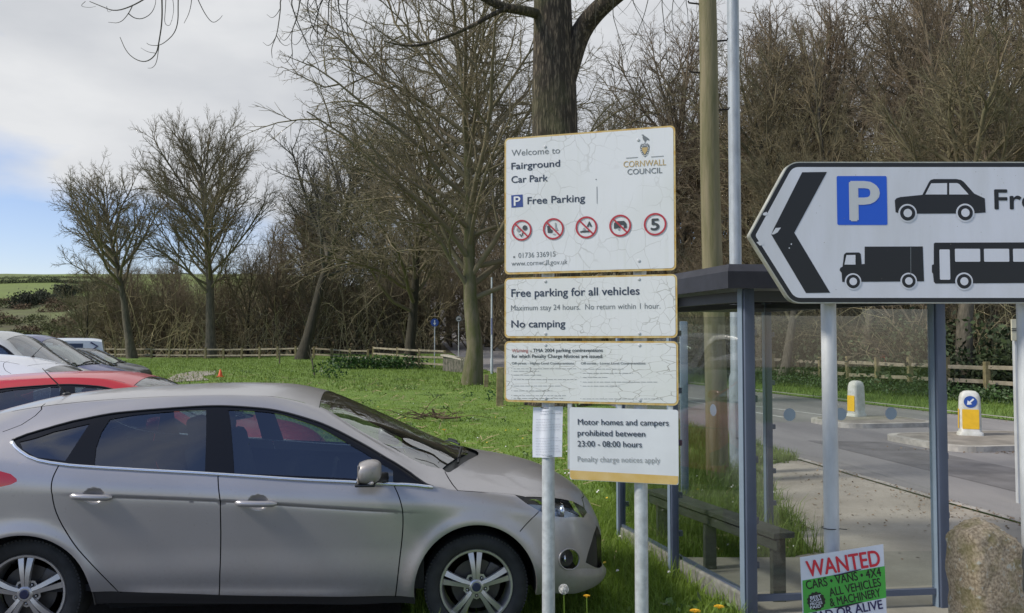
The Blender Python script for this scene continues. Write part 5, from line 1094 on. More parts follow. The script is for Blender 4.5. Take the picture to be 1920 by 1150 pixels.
n2 = N('ShaderNodeTexNoise'); n2.inputs['Scale'].default_value = 60; n2.inputs['Detail'].default_value = 3; K(c.outputs['Object'], n2.inputs[0]); n2r = N('ShaderNodeMapRange'); n2r.inputs[1].default_value = .64; n2r.inputs[2].default_value = .74; n2r.inputs[4].default_value = .25; K(n2.outputs[0], n2r.inputs[0]); K(n2r.outputs[0], mu2.inputs[2])
mx_ = N('ShaderNodeMix'); mx_.data_type = 'RGBA'; mx_.inputs[7].default_value = (.235, .205, .165, 1); K(mu2.outputs[0], mx_.inputs[0]); K(src, mx_.inputs[6]); K(mx_.outputs[2], b_.inputs['Base Color'])
rr2 = N('ShaderNodeMapRange'); rr2.inputs[3].default_value = .30; rr2.inputs[4].default_value = .62; K(mu2.outputs[0], rr2.inputs[0]); K(rr2.outputs[0], b_.inputs['Roughness']); mr3 = N('ShaderNodeMapRange'); mr3.inputs[3].default_value = .5; mr3.inputs[4].default_value = .1; K(mu2.outputs[0], mr3.inputs[0]); K(mr3.outputs[0], b_.inputs['Metallic'])
CM['cglass'] = glass('car_glass', (.52, .60, .60), .95, .15, .85, power=3.5); CM['dglass'] = glass('car_glass_dark', (.12, .15, .17), .95, .17, .8, power=3.5); CM['wglass'] = glass('windscreen_glass', (.66, .74, .69), .95, .30, .80, power=4); CM['lens'] = glass('lamp_lens', (.80, .85, .9), .9, .06, .7)
car0 = build_car('silver grey five door hatchback parked nose to the grass, nearest car', CM)
CH = {}
for c in bpy.data.objects:
    if c.parent: CH.setdefault(c.parent.name, []).append(c)
def recolor(o, sub):
    for s_ in o.material_slots:
        if s_.material and s_.material.name in sub: m = sub[s_.material.name]; s_.link = 'OBJECT'; s_.material = m
    for c in bpy.data.objects:
        if c.parent == o: recolor(c, sub)
M_CAB = CM['inner']
def place_car(label, col, px, Y, py_top, sx, flip=False, metal=.5, yaw=None, trim=None):
    r = copy_tree(car0, None, CH); r['label'] = label; r['group'] = 'cars parked in the row behind'
    a = CAR_YAW if yaw is None else yaw; a += math.pi if flip else 0
    lx = (-.42 if flip else 1.6)*sx; ly = (.5 if flip else -.55)
    w = at(px, 640, Y); X, Yw = w[0]-(lx*math.cos(a)-ly*math.sin(a)), Y-(lx*math.sin(a)+ly*math.cos(a)); g_ = float(gz(X+1.3, Yw)); zt_ = at(px, py_top, Y)[2]
    r.location = (X, Yw, g_); r.rotation_euler = (0, 0, a); r.scale = (sx, 1.0, max(.9, (zt_-g_)/1.50))
    sub = {'silver_paint': col, 'satin_chrome': trim or MATS['gloss_black_trim']}; recolor(r, sub); return r
place_car('bright red hatchback directly behind the silver car', paint('red_paint', (.46, .018, .028), .05, .30), 248, 8.35, 702, .98)
place_car('white hatchback parked tail outward between the red car and the pale people carrier', paint('white_paint', (.62, .64, .69), 0, .3), 74, 11.2, 664, 1.0, flip=True)
place_car('pale silver people carrier with raked windscreen at the left edge', paint('pale_silver_paint', (.50, .51, .50), .2, .35), 10, 13.9, 622, .82, trim=MATS['satin_chrome'])
place_car('dark navy off road car with pale roof rail beyond the white hatchback', paint('navy_paint', (.026, .034, .150), .0, .30), 76, 16.6, 629, .84, trim=MATS['satin_chrome'])
place_car('silver grey car between the navy car and the row of dark bonnets', paint('mid_grey_paint', (.16, .17, .17), .5, .35), 120, 19.4, 651, .80)
place_car('black hatchback second from the far end of the parked row', paint('black_paint', (.012, .013, .018), 0, .3), 141, 22.2, 656, .80)
place_car('charcoal car at the far end of the parked row, nearest the grass', paint('charcoal_paint', (.030, .034, .034), 0, .35), 168, 25.0, 658, .80)
# camper van seen end on
c = at(137, 700, 31.); vn = thing('camper_van', 'white boxy camper van beyond the dark parked cars', 'van', (c[0], 31.0, float(gz(c[0], 31.))), math.radians(25)); zt_ = at(137, 634, 31)[2]-float(gz(c[0], 31.)); hw = 52*31/FPX
b = MB(); prof = [(0, .25), (.0, .9), (.06, 1.15), (.16, zt_-.10), (.30, zt_-.02), (.6, zt_)]; rows = []
for y, z in prof: k = 1-.10*max(0, (z-1.0)/(zt_-1.0)); rows.append([(u*hw*k, y, z-(.05*abs(u)**4 if z > 1.5 else 0)) for u in np.linspace(-1, 1, 15)])
n_ = 15; V = [p for g_ in rows for p in g_]; F = [(j*n_+k, j*n_+k+1, (j+1)*n_+k+1, (j+1)*n_+k) for j in range(len(rows)-1) for k in range(n_-1)]; b.add(V, F)
for s_ in (-1, 1): b.poly([(s_*hw*(1-.10*max(0, (z-1.0)/(zt_-1.0))), y, z) for y, z in ((0, .25), (0, .9), (.06, 1.15), (.16, zt_-.10), (.30, zt_-.05), (4.5, zt_-.05), (4.7, 1.0), (4.8, .3))])
b.poly([(-hw*.9, .3, zt_-.06), (hw*.9, .3, zt_-.06), (hw*.9, 4.5, zt_-.06), (-hw*.9, 4.5, zt_-.06)]); b.build('body', paint('van_white', (.60, .64, .66), 0, .35), vn)
b = MB(); f0 = lambda z: float(np.interp(z, [.9, 1.15, zt_-.1], [0, .06, .16]))-.012
b.poly([(x*hw, f0(z), z) for x, z in ((-.42, zt_-.20), (.30, zt_-.20), (.30, zt_-.40), (-.42, zt_-.40))]); b.build('rear_window', mat('dark_blue_glass', (.03, .045, .075), .15), vn)
b = MB(); b.tube([(x*hw, f0(z)-.01, z) for x, z in ((.55, zt_-.16), (.78, zt_-.30), (.58, zt_-.44))], .03, 6); b.build('chevron_stripe', mat('stripe_navy', (.03, .035, .10), .4), vn)
for s_ in (-1, 1): b = MB(); b.lathe([(.32, -.1), (.32, .1)], c=(s_*hw*.9, .9, .32), n=24, axis='X'); b.build('wheel', CM['tyre'], vn)
# ------------------------------------------------------------------ bare trees
def tubes(br, sides):
    """br: list of (points array, radii array) -> quads"""
    groups = {}
    for P, R, k in br: groups.setdefault((len(P), k), []).append((P, R))
    Vs, Fs, off = [], [], 0
    for (m, n), L_ in groups.items():
        P = np.array([p for p, _ in L_]); R = np.array([r for _, r in L_]); N = len(P)
        T = np.empty_like(P); T[:, 1:-1] = P[:, 2:]-P[:, :-2]; T[:, 0] = P[:, 1]-P[:, 0]; T[:, -1] = P[:, -1]-P[:, -2]; T /= np.linalg.norm(T, axis=2, keepdims=True)+1e-9
        ax = P[:, -1]-P[:, 0]; ref = np.where((np.abs(ax[:, 2:3]) > .8*np.linalg.norm(ax, axis=1, keepdims=True)), np.array([[1., .13, 0]]), np.array([[.1, 0, 1.]]))[:, None, :]
        U = np.cross(T, np.broadcast_to(ref, T.shape)); U /= np.linalg.norm(U, axis=2, keepdims=True)+1e-9; Wv = np.cross(T, U)
        a = 2*np.pi*np.arange(n)/n; ring = P[:, :, None, :]+R[:, :, None, None]*(U[:, :, None, :]*np.cos(a)[None, None, :, None]+Wv[:, :, None, :]*np.sin(a)[None, None, :, None])
        V = ring.reshape(-1, 3); base = np.arange(N)[:, None, None]*m*n+np.arange(m-1)[None, :, None]*n
        k = np.arange(n)[None, None, :]; k2 = (k+1) % n
        F = np.stack([base+k, base+k2, base+n+k2, base+n+k], -1).reshape(-1, 4)+off; Vs.append(V); Fs.append(F); off += len(V)
    return np.concatenate(Vs), np.concatenate(Fs)
def unit(v): return v/(np.linalg.norm(v)+1e-9)
def grow(R, p, d, L_, r0, lv, spec, out):
    """one branch and its children; spec[lv] = dict(n, ang, ratio, wander, up, pts, s0)"""
    s = spec[lv]; m = s['pts']; P = [p]; D = []; dd = d.copy()
    for i in range(m-1):
        dd = unit(dd+R.normal(0, s['wander'], 3)+np.array([0, 0, s['up']])); D.append(dd); P.append(P[-1]+dd*L_/(m-1))
    P = np.array(P); tp = s.get('taper', .25); rad = r0*(1-(1-tp)*np.linspace(0, 1, m)); out.append((lv, P, rad, s['sides']))
    if lv+1 >= len(spec): return
    c = spec[lv+1]; n = max(1, int(round(c['n']*R.uniform(.75, 1.25)*(L_/s['Lref'])**.5 if lv else c['n'])))
    az = R.uniform(0, 6.28)
    for j in range(n):
        f = c['s0']+(1-c['s0'])*((j+R.uniform(.1, .9))/n); f = min(f, .985); x = f*(m-1); i = min(int(x), m-2); q = P[i]+(P[i+1]-P[i])*(x-i)
        az += 2.4+R.normal(0, .35); t = D[i]; ref = np.array([0, 0, 1.]) if abs(t[2]) < .9 else np.array([1., 0, 0]); u = unit(np.cross(t, ref)); w = np.cross(u, t)
        a = math.radians(c['ang']+R.normal(0, c.get('angv', 9))); 
        if lv == 0: a *= (1.12-.55*f)
        nd = unit(t*math.cos(a)+(u*math.cos(az)+w*math.sin(az))*math.sin(a))
        shape = c['shape'](f) if 'shape' in c else (1.05-.5*f)
        l = L_*c['ratio']*shape*R.uniform(.75, 1.2); l = max(l, c.get('lmin', .15)); rr_ = min(rad[i]*.8, c['rk']*l+c.get('rmin', .004))
        grow(R, q, nd, l, rr_, lv+1, spec, out)
def make_tree(seed, H, r0, spec, lean=(0, 0)):
    R = np.random.default_rng(seed); out = []
    for i, s in enumerate(spec): s.setdefault('Lref', H*.35 if i else H); s.setdefault('sides', (10, 6, 4, 3, 3, 3)[i]); s.setdefault('pts', (9, 7, 5, 4, 3, 3)[i])
    for i in range(1, len(spec)): spec[i]['Lref'] = spec[i-1]['Lref']*spec[i]['ratio']*.8
    grow(R, np.array([0, 0, -.3]), unit(np.array([lean[0], lean[1], 1.])), H, r0, 0, spec, out)
    tr = []; cr = []
    for lv, P, rad, k in out:
        if lv == 0:
            rad = rad.copy(); rad[0] *= 1.35
            # finer trunk with flare
            tr.append((P, rad, k))
        else: cr.append((P, rad, k))
    return tubes(tr, 0), tubes(cr, 0)
def round_(f): return math.sqrt(max(.05, 1-((f-.45)/.62)**2))
def cone_(f): return 1.15-.8*f
def SPEC(n=(14, 7, 6, 4), ang=(50, 42, 40, 38), ratio=(.42, .50, .48, .55), up=(.03, .12, .06, .03, .02), wander=(.05, .10, .13, .16, .18), s0=(.28, .25, .2, .15), shape=round_, rk=(.018, .013, .010, .009), rmin=(.02, .010, .007, .0055)):
    s = [dict(n=1, wander=wander[0], up=up[0], taper=.12)]
    for i in range(4): s.append(dict(n=n[i], ang=ang[i], ratio=ratio[i], wander=wander[i+1], up=up[i+1], s0=s0[i], rk=rk[i], rmin=rmin[i], taper=(.2, .25, .35, .5)[i]))
    s[1]['shape'] = shape; return s
M_BARK = mat('grey_bark', (.150, .130, .095), .95, col2=(.070, .064, .045), vscale=3.5, stretch=(3, 3, .6), bump=.6, bscale=12)
M_BARKD = mat('dark_bark', (.060, .052, .036), .95, col2=(.030, .028, .018), vscale=3, stretch=(3, 3, .6), bump=.5, bscale=10)
M_BARKM = mat('mossy_bark', (.160, .140, .090), .95, col2=(.085, .095, .030), vscale=2.4, stretch=(2, 2, .5), bump=.6, bscale=10)
M_TWIG = mat('twig_brown', (.200, .165, .105), .9, col2=(.150, .138, .078), vscale=.5); M_TWIGD = mat('twig_dark', (.085, .075, .060), .9, col2=(.064, .065, .046), vscale=.4)
M_TWIGO = mat('twig_olive', (.195, .158, .094), .9, col2=(.125, .118, .064), vscale=.35); M_TWIGR = mat('twig_reddish', (.195, .150, .100), .9, col2=(.125, .108, .068), vscale=.4)
PROTO = {}
def proto(key, seed, H, r0, spec, mt, mc, lean=(0, 0)):
    (tv, tf), (cv, cf) = make_tree(seed, H, r0, spec, lean); a = bigmesh('trunk', tv, tf, mt, None, True); b = bigmesh('crown', cv, cf, mc, None, True)
    PROTO[key] = (a.data, b.data); bpy.data.objects.remove(a); bpy.data.objects.remove(b)
def tree(key, X, Y, rz, sc, label, cat='tree', group=None, name='bare_tree', mc=None, mt=None, sz=None):
    a, b = PROTO[key]; t = bpy.data.objects.new('trunk', a); c = bpy.data.objects.new('crown', b); r = thing(name, label, cat, (X, Y, float(gz(X, Y))), rz, group); r.scale = (sc, sc, sz or sc)
    link(t, r); link(c, r)
    for o, m in ((t, mt), (c, mc)):
        if m: o.material_slots[0].link = 'OBJECT'; o.material_slots[0].material = m
    return r
thin = dict(rmin=(.03, .018, .012, .0095), rk=(.018, .013, .011, .010))
proto('open', 3, 13.5, .40, SPEC(n=(24, 10, 9, 6), ang=(58, 40, 40, 40), ratio=(.50, .48, .44, .45), s0=(.42, .25, .2, .15), up=(.02, .06, .05, .03, .03), **thin), M_BARK, M_TWIG)
proto('round', 11, 15.5, .46, SPEC(n=(46, 12, 9, 6), ang=(62, 34, 32, 30), ratio=(.46, .46, .44, .45), s0=(.32, .2, .2, .15), up=(.02, .05, .06, .05, .05), rmin=(.03, .016, .011, .009), rk=(.0105, .010, .009, .009)), M_BARK, M_TWIG)
proto('spread', 23, 14.0, .36, SPEC(n=(40, 10, 8, 5), ang=(60, 44, 42, 42), ratio=(.66, .48, .46, .5), s0=(.26, .18, .15, .12), up=(.02, .045, .0, -.01, -.02), wander=(.07, .13, .15, .18, .2), shape=lambda f: 1.05-.35*f, rmin=(.028, .013, .009, .0075), rk=(.0105, .010, .009, .008)), M_BARKM, M_TWIG, lean=(.05, 0))
proto('lean', 31, 13.5, .36, SPEC(n=(24, 10, 8, 6), ang=(58, 44, 42, 38), ratio=(.46, .5, .46, .5), s0=(.30, .25, .2, .15), **thin), M_BARKD, M_TWIGD, lean=(.30, 0))
proto('tall', 41, 16.0, .30, SPEC(n=(26, 9, 8, 5), ang=(40, 36, 36, 34), ratio=(.36, .5, .48, .5), s0=(.22, .22, .2, .15), shape=cone_, up=(.02, .14, .08, .05, .04), rmin=(.03, .014, .0105, .009), rk=(.012, .011, .010, .009)), M_BARK, M_TWIGO)
proto('wood', 47, 14.0, .27, SPEC(n=(28, 9, 8, 5), ang=(52, 42, 42, 40), ratio=(.42, .52, .48, .5), s0=(.18, .2, .15, .12), up=(.02, .10, .05, .03, .02), rmin=(.03, .014, .0105, .009), rk=(.012, .011, .010, .009)), M_BARKD, M_TWIGR)
proto('bush', 53, 5.0, .08, SPEC(n=(20, 7, 5, 4), ang=(40, 40, 40, 40), ratio=(.60, .5, .5, .5), s0=(.03, .15, .15, .12), shape=lambda f: 1.1-.5*f, up=(.02, .06, .03, .02, .02), rmin=(.014, .009, .007, .006)), M_BARKD, M_TWIGD)

XP = lambda px, Y: (px-960)/FPX*Y
tree('open', XP(250, 74), 74, 4.6, 1.03, 'leftmost bare field tree with a forked pale lit trunk', name='bare_tree', mc=M_TWIG)
tree('round', XP(396, 74), 74, .6, 1.02, 'bare tree with a tall rounded fan crown by the field fence', mc=M_TWIG, sz=1.14)
t_ = tree('open', XP(566, 66), 66, 1.4, 1.22, 'dark leaning trunk tree between the round crowned tree and the wall', mc=M_TWIGD, mt=M_BARKD); t_.rotation_euler = (.0, .20, 1.4)
tree('spread', XP(772, 58), 58, 4.0, 1.08, 'dark upright tree beside the white marker post', mc=M_TWIG, mt=M_BARKD)
tree('spread', XP(884, 34.8), 34.8, .3, 1.02, 'mossy barked spreading tree with drooping twigs in mid field', mc=M_TWIG)
# the wood beyond the road and at the head of the field
W1 = 'bare woodland tree in the tangle beyond the roadside fence'; W2 = 'bare woodland tree in the brown wood behind the field fence'
rw = random.Random(12)
for px, Y, k, s_ in ((1130, 62, 'tall', 1.0), (1190, 74, 'wood', 1.25), (1250, 58, 'wood', .95), (1300, 66, 'tall', 1.05), (1370, 52, 'wood', .85), (1420, 60, 'tall', 1.1), (1480, 46, 'wood', .95), (1530, 56, 'tall', 1.15), (1590, 42, 'tall', .98),
                     (1640, 50, 'wood', 1.1), (1700, 60, 'tall', 1.2), (1745, 44, 'wood', 1.0), (1790, 38, 'tall', .95), (1850, 48, 'wood', 1.1), (1900, 40, 'tall', 1.0), (1955, 46, 'wood', 1.15), (1560, 75, 'wood', 1.0), (1990, 38, 'tall', 1.0), (1405, 50, 'tall', 1.25), (1450, 53, 'wood', 1.30), (1515, 52, 'tall', 1.25), (1335, 60, 'wood', 1.25), (1270, 68, 'tall', 1.3), (1080, 80, 'wood', 1.1), (1220, 96, 'tall', 1.1)):
    tree(k, XP(px, Y), Y, rw.uniform(0, 6.3), s_*rw.uniform(1.0, 1.14), W1, group='bare trees of the wood beyond the road', mc=rw.choice([M_TWIGO, M_TWIGR, M_TWIG, M_TWIGR]))
for px in range(190, 960, 42):
    Y = rw.uniform(86, 116); tree(rw.choice(['wood', 'tall', 'wood']), XP(px+rw.uniform(-18, 18), Y), Y, rw.uniform(0, 6.3), rw.uniform(.60, .85)*(.75+.65*min(1, max(0, (px-250)/450))), W2, group='bare trees of the wood behind the field', mc=rw.choice([M_TWIGR, M_TWIGO, M_TWIG]))
for px, Y, k, s_ in ((640, 84, 'tall', 1.12), (560, 90, 'wood', .95), (840, 96, 'tall', 1.1), (915, 88, 'wood', 1.2)): tree(k, XP(px, Y), Y, rw.uniform(0, 6.3), s_, W2, group='bare trees of the wood behind the field', mc=rw.choice([M_TWIGR, M_TWIGO]))
# trees right behind the roadside fence
for px, Y, k, s_, lab in ((1462, 34.5, 'lean', .62, 'pale forked leaning tree just behind the left end of the roadside fence'), (1610, 33, 'open', .62, 'slender grey trunk behind the fence left of the red notice'), (1632, 34.2, 'lean', .55, 'pale twisted trunk behind the fence close to the red notice'), (1806, 28.2, 'open', .80, 'ivy clad thick trunk behind the fence above the blue arrow bollard')):
    tree(k, XP(px, Y), Y, {1462: .2, 1610: 1., 1632: .4, 1806: 2.}[px], s_, lab, mt=M_BARK, mc=M_TWIGO)
# bushes
BL = 'dense leafless bush filling the wood edge'
rb = random.Random(4); nb = 0
for i in range(64):
    px = rb.uniform(1090, 1960); Y = rb.uniform(31, 62); X = XP(px, Y)
    if X < max(float(fence_x(Y)), float(far_edge(Y))+3)+1.6: continue
    tree('bush', X, Y, rb.uniform(0, 6.3), rb.uniform(.75, 1.5), BL+' beyond the roadside fence', 'bush', 'leafless bushes beyond the road', 'bare_bush', rb.choice([M_TWIGO, M_TWIGR, M_TWIGD])); nb += 1
for i in range(44):
    px = 175+i*18+rb.uniform(-8, 8); Y = rb.uniform(78, 92); tree('bush', XP(px, Y), Y, rb.uniform(0, 6.3), rb.uniform(1.0, 1.9), BL+' behind the field fence', 'bush', 'leafless bushes behind the field', 'bare_bush', rb.choice([M_TWIGR, M_TWIGO, M_TWIGR]))
# one far mass of thin stems on the banks
def stems(name, pts, hmin, hmax, m, label, seed, per=6, r=.012):
    R = np.random.default_rng(seed); br = []
    for x, y in pts:
        z = float(gz(x, y)); h = R.uniform(hmin, hmax); d = unit(np.array([R.normal(0, .42), R.normal(0, .42), 1])); p = np.array([x, y, z-.1]); q = p+d*h*.5; w = q+unit(d+R.normal(0, .25, 3))*h*.5
        br.append((np.array([p, q, w]), np.array([r*1.8, r*1.3, r*.6]), 3))
        for k in range(per):
            f = R.uniform(.1, 1); s_ = p+(q-p)*f*2 if f < .5 else q+(w-q)*(f-.5)*2; e_ = unit(d*.25+R.normal(0, .8, 3)); l = h*R.uniform(.2, .5); br.append((np.array([s_, s_+e_*l*.5, s_+unit(e_+R.normal(0, .3, 3))*l]), np.array([r, r*.75, r*.45]), 3))
    V, F = tubes(br, 0); o = bigmesh(name, V, F, m, None, True); return tag(o, label, kind='stuff')
R_ = np.random.default_rng(9); pts = []
while len(pts) < 3600:
    px, Y = R_.uniform(1080, 2010), R_.uniform(27, 92); X = XP(px, Y)
    if X > max(float(fence_x(Y)), float(far_edge(Y))+3)+1.5: pts.append((X, Y))
stems('woodland_undergrowth', pts, 1.5, 5.5, mat('bank_stem', (.32, .27, .155), .9, col2=(.20, .19, .10), vscale=.2), 'brown tangle of thin stems on the bank beyond the road', 1, 6, .014)
pts = [(XP(px, Y), Y) for px, Y in zip(R_.uniform(195, 980, 1700), R_.uniform(77, 128, 1700)) if not (near_edge(Y)-2 < XP(px, Y) < far_edge(Y)+2)]
stems('woodland_undergrowth', pts, 2.0, 7.0, mat('thicket_stem', (.41, .345, .20), .9, col2=(.27, .25, .13), vscale=.2), 'brown tangle of thin stems behind the field fence', 2, 6, .022)
pts = [(XP(px, Y), Y) for px, Y in zip(R_.uniform(-80, 230, 700), R_.uniform(85, 110, 700))]
stems('scrub', pts, .6, 2.0, MATS['twig_reddish'], 'low brown scrub at the foot of the hill', 3, 6, .022)

# ------------------------------------------------------------------ the big trunk behind the car park sign, with overhanging limbs
BY = 24.0; B0 = np.array([XP(1046, BY), BY, 0.])
def bp_(px, py, dY=0.0): return at(px, py, BY+dY)-B0
big = thing('large_tree', 'large furrowed trunk rising behind the car park sign with drooping outer twigs', 'tree', B0)
b = MB(); zs_ = np.concatenate([np.linspace(-.3, 3, 14), np.linspace(3.3, 13.5, 40)]); n_ = 56; V = []
for z in zs_:
    r = .66+.30*math.exp(-max(z, 0)/.8)-.0035*z
    if z > 9: r *= 1-.06*(z-9)
    for k in range(n_):
        a = 2*math.pi*k/n_; rr_ = r*(1+.035*math.sin(5*a+z*.2)+.022*mnoise.noise(Vector((3.2*math.cos(a), 3.2*math.sin(a), z*.35)))*2); V.append((rr_*math.cos(a)-.012*z, rr_*math.sin(a), z))
m_ = len(zs_); b.add(V, [(j*n_+k, j*n_+(k+1) % n_, (j+1)*n_+(k+1) % n_, (j+1)*n_+k) for j in range(m_-1) for k in range(n_)])
mb = bpy.data.materials.new('furrowed_bark'); mb.use_nodes = True; t = mb.node_tree; bs_ = t.nodes['Principled BSDF']; N = t.nodes.new; K = t.links.new; bs_.inputs['Roughness'].default_value = .95
c = N('ShaderNodeTexCoord'); mp_ = N('ShaderNodeMapping'); mp_.inputs['Scale'].default_value = (9, 9, 1.5); K(c.outputs['Object'], mp_.inputs[0])
vo = N('ShaderNodeTexVoronoi'); vo.feature = 'F1'; vo.inputs['Scale'].default_value = 1.5; n1 = N('ShaderNodeTexNoise'); n1.inputs['Scale'].default_value = 2.2; n1.inputs['Detail'].default_value = 8
vm = N('ShaderNodeVectorMath'); vm.operation = 'MULTIPLY_ADD'; vm.inputs[1].default_value = (1.4, 1.4, 1.4); K(mp_.outputs[0], n1.inputs[0]); K(n1.outputs[1], vm.inputs[0]); K(mp_.outputs[0], vm.inputs[2]); K(vm.outputs[0], vo.inputs[0])
rp = N('ShaderNodeValToRGB'); e = rp.color_ramp.elements; e[0].position = .12; e[0].color = (.200, .162, .112, 1); e[1].position = .55; e[1].color = (.040, .032, .022, 1); K(vo.outputs[0], rp.inputs[0])
n2 = N('ShaderNodeTexNoise'); n2.inputs['Scale'].default_value = .7; n2.inputs['Detail'].default_value = 5; K(c.outputs['Object'], n2.inputs[0]); r2 = N('ShaderNodeMapRange'); r2.inputs[1].default_value = .5; r2.inputs[2].default_value = .72; r2.inputs[4].default_value = .7; K(n2.outputs[0], r2.inputs[0])
mx_ = N('ShaderNodeMix'); mx_.data_type = 'RGBA'; mx_.inputs[7].default_value = (.10, .105, .045, 1); K(r2.outputs[0], mx_.inputs[0]); K(rp.outputs[0], mx_.inputs[6]); K(mx_.outputs[2], bs_.inputs['Base Color'])
bu = N('ShaderNodeBump'); bu.invert = True; bu.inputs['Strength'].default_value = .9; bu.inputs['Distance'].default_value = .06; K(vo.outputs[0], bu.inputs['Height']); K(bu.outputs[0], bs_.inputs['Normal'])
b.build('trunk', mb, big, True)
def limb(pts, r0, r1, k=10):
    P = np.array(pts, float)
    for _ in range(2):
        Q = [P[0]]
        for a, c2 in zip(P[:-1], P[1:]): Q += [a*.75+c2*.25, a*.25+c2*.75]
        P = np.array(Q+[P[-1]])
    m = len(P); return (P, np.linspace(r0, r1, m), k)
LB = [limb([bp_(1046, 190), bp_(1066, 125), bp_(1086, 62), bp_(1120, 18, -.4), bp_(1180, -30, -1), bp_(1300, -140, -2)], .37, .20, 18), limb([bp_(1020, 30), bp_(985, 20, -.6), bp_(940, 14, -1), bp_(890, -14, -1.2), bp_(830, -40, -1.4)], .16, .08, 10), limb([bp_(950, 15, -1), bp_(915, 32, -1), bp_(880, 52, -1.2), bp_(810, 80, -1.4), bp_(770, 88, -1.6), bp_(720, 78, -1.7)], .075, .02, 8),
      limb([bp_(1030, -60), bp_(900, -170, -1), bp_(700, -220, -2.5), bp_(480, -190, -4), bp_(330, -90, -5)], .30, .05, 10), limb([bp_(1050, -120), bp_(1150, -260, 1), bp_(1300, -330, 2)], .3, .1, 10)]
TW = []
def tw(pts, r0, dY): TW.append(limb([bp_(x, y, dY+.1*i) for i, (x, y) in enumerate(pts)], r0, r0*.35, 5))
# drooping twigs at the upper left, as they hang in the sky
for pts, r in ((((330, -90), (300, -40), (285, -10), (248, 12), (215, 22), (190, 12), (168, 3)), .022), (((248, 12), (240, 28), (225, 44), (203, 42)), .012), (((240, 25), (252, 35), (268, 36), (285, 25), (293, 5), (290, -15)), .013), (((300, -60), (304, 0), (304, 40), (298, 80), (293, 103), (275, 117), (255, 113), (237, 98), (225, 70)), .020),
               (((298, 85), (294, 118), (286, 128), (277, 128)), .010), (((335, -60), (334, 10), (334, 40), (328, 62), (312, 78), (298, 86), (280, 85), (275, 81)), .015), (((360, -40), (360, 0), (355, 25), (345, 44)), .012), (((365, -15), (378, 15), (390, 35), (400, 44), (412, 36), (417, 29)), .012), (((312, -20), (310, 20), (308, 45), (318, 50), (322, 38)), .010), (((293, 100), (277, 98), (264, 90)), .008), (((320, -20), (327, 15), (322, 40)), .009), (((200, 12), (202, 24), (210, 20)), .006), (((160, 3), (150, 12), (168, 15), (180, 12)), .007)):
    tw(pts, r*1.0, -5)
rt = random.Random(8)
for x0 in (515, 535, 552, 566, 580, 594, 606, 622, 640):      # second hanging spray
    pts = [(x0+rt.uniform(-12, 12)+50, -90), (x0+30, -30)]; x = x0+10; y = 0; dx = rt.uniform(-6, 6)
    for k in range(rt.randint(4, 7)): pts.append((x, y)); dx += rt.uniform(-7, 7); x += dx; y += rt.uniform(14, 34)
    pts.append((x+rt.choice([-14, 14]), y+rt.uniform(-8, 6))); tw(pts, .019, -4)
    for k in range(3):
        i = rt.randint(2, len(pts)-3); a = pts[i]; s_ = rt.choice([-1, 1]); tw([a, (a[0]+s_*8, a[1]+14), (a[0]+s_*17, a[1]+20), (a[0]+s_*26, a[1]+rt.uniform(4, 16))], .010, -4)
for x0 in (1120, 1150, 1185, 1215, 1240, 1262, 1285):          # twigs hanging to the right of the trunk
    pts = [(x0+20, -120), (x0+10, -40)]; x = x0; y = 0; dx = rt.uniform(-5, 5)
    for k in range(rt.randint(4, 7)): pts.append((x, y)); dx += rt.uniform(-6, 6); x += dx; y += rt.uniform(16, 32)
    tw(pts, .016, -1.5)
    for k in range(4):
        i = rt.randint(2, len(pts)-2); a = pts[i]; s_ = rt.choice([-1, 1]); tw([a, (a[0]+s_*8, a[1]+12), (a[0]+s_*17, a[1]+22), (a[0]+s_*26, a[1]+30)], .007, -1.5)
V, F = tubes(LB, 0); bigmesh('limb', V, F, mb, big, True); V, F = tubes(TW, 0); bigmesh('twigs', V, F, M_TWIGD, big, True)

# ------------------------------------------------------------------ hill hedges
def leafmass(name, centres, dens, size, m, label, cat, seed, kind=None, flat=1.0):
    R = np.random.default_rng(seed); Vs = []
    for (x, y, z, rx, ry, rz_) in centres:
        n = max(6, int(dens*rx*rz_)); d = R.normal(size=(n, 3)); d /= np.linalg.norm(d, axis=1)[:, None]; d *= R.uniform(.35, 1.0, (n, 1))**.6*(1+.22*R.normal(size=(n, 1))); c = np.array([x, y, z])+d*[rx, ry, rz_]
        u = R.normal(size=(n, 3)); u /= np.linalg.norm(u, axis=1)[:, None]; w = R.normal(size=(n, 3)); w -= (w*u).sum(1)[:, None]*u; w /= np.linalg.norm(w, axis=1)[:, None]; s_ = size*R.uniform(.6, 1.3, (n, 1))
        Vs.append(np.stack([c-u*s_, c-w*s_*.55, c+u*s_, c+w*s_*.55], 1).reshape(-1, 3))
    V = np.concatenate(Vs); F = np.arange(len(V)).reshape(-1, 4); o = bigmesh(name, V, F, m); return tag(o, label, cat, kind=kind)
M_HEDGE = mat('hedge_dark', (.060, .074, .040), .95, col2=(.042, .046, .030), vscale=.3, island=.35); M_IVY = mat('ivy_leaf', (.038, .075, .018), .6, island=.5); M_LEAFB = mat('broad_leaf', (.036, .088, .020), .5, island=.45, thin=.3); M_LITTER = mat('dead_leaf', (.19, .125, .07), .9, island=.5)
def hill_pt(px, py):       # first place where the sight line meets the hill
    for Y in np.arange(112, 440, 1.0):
        p = at(px, py, Y)
        if float(gz(p[0], Y)) >= p[2]: return p
    return at(px, py, 340.)
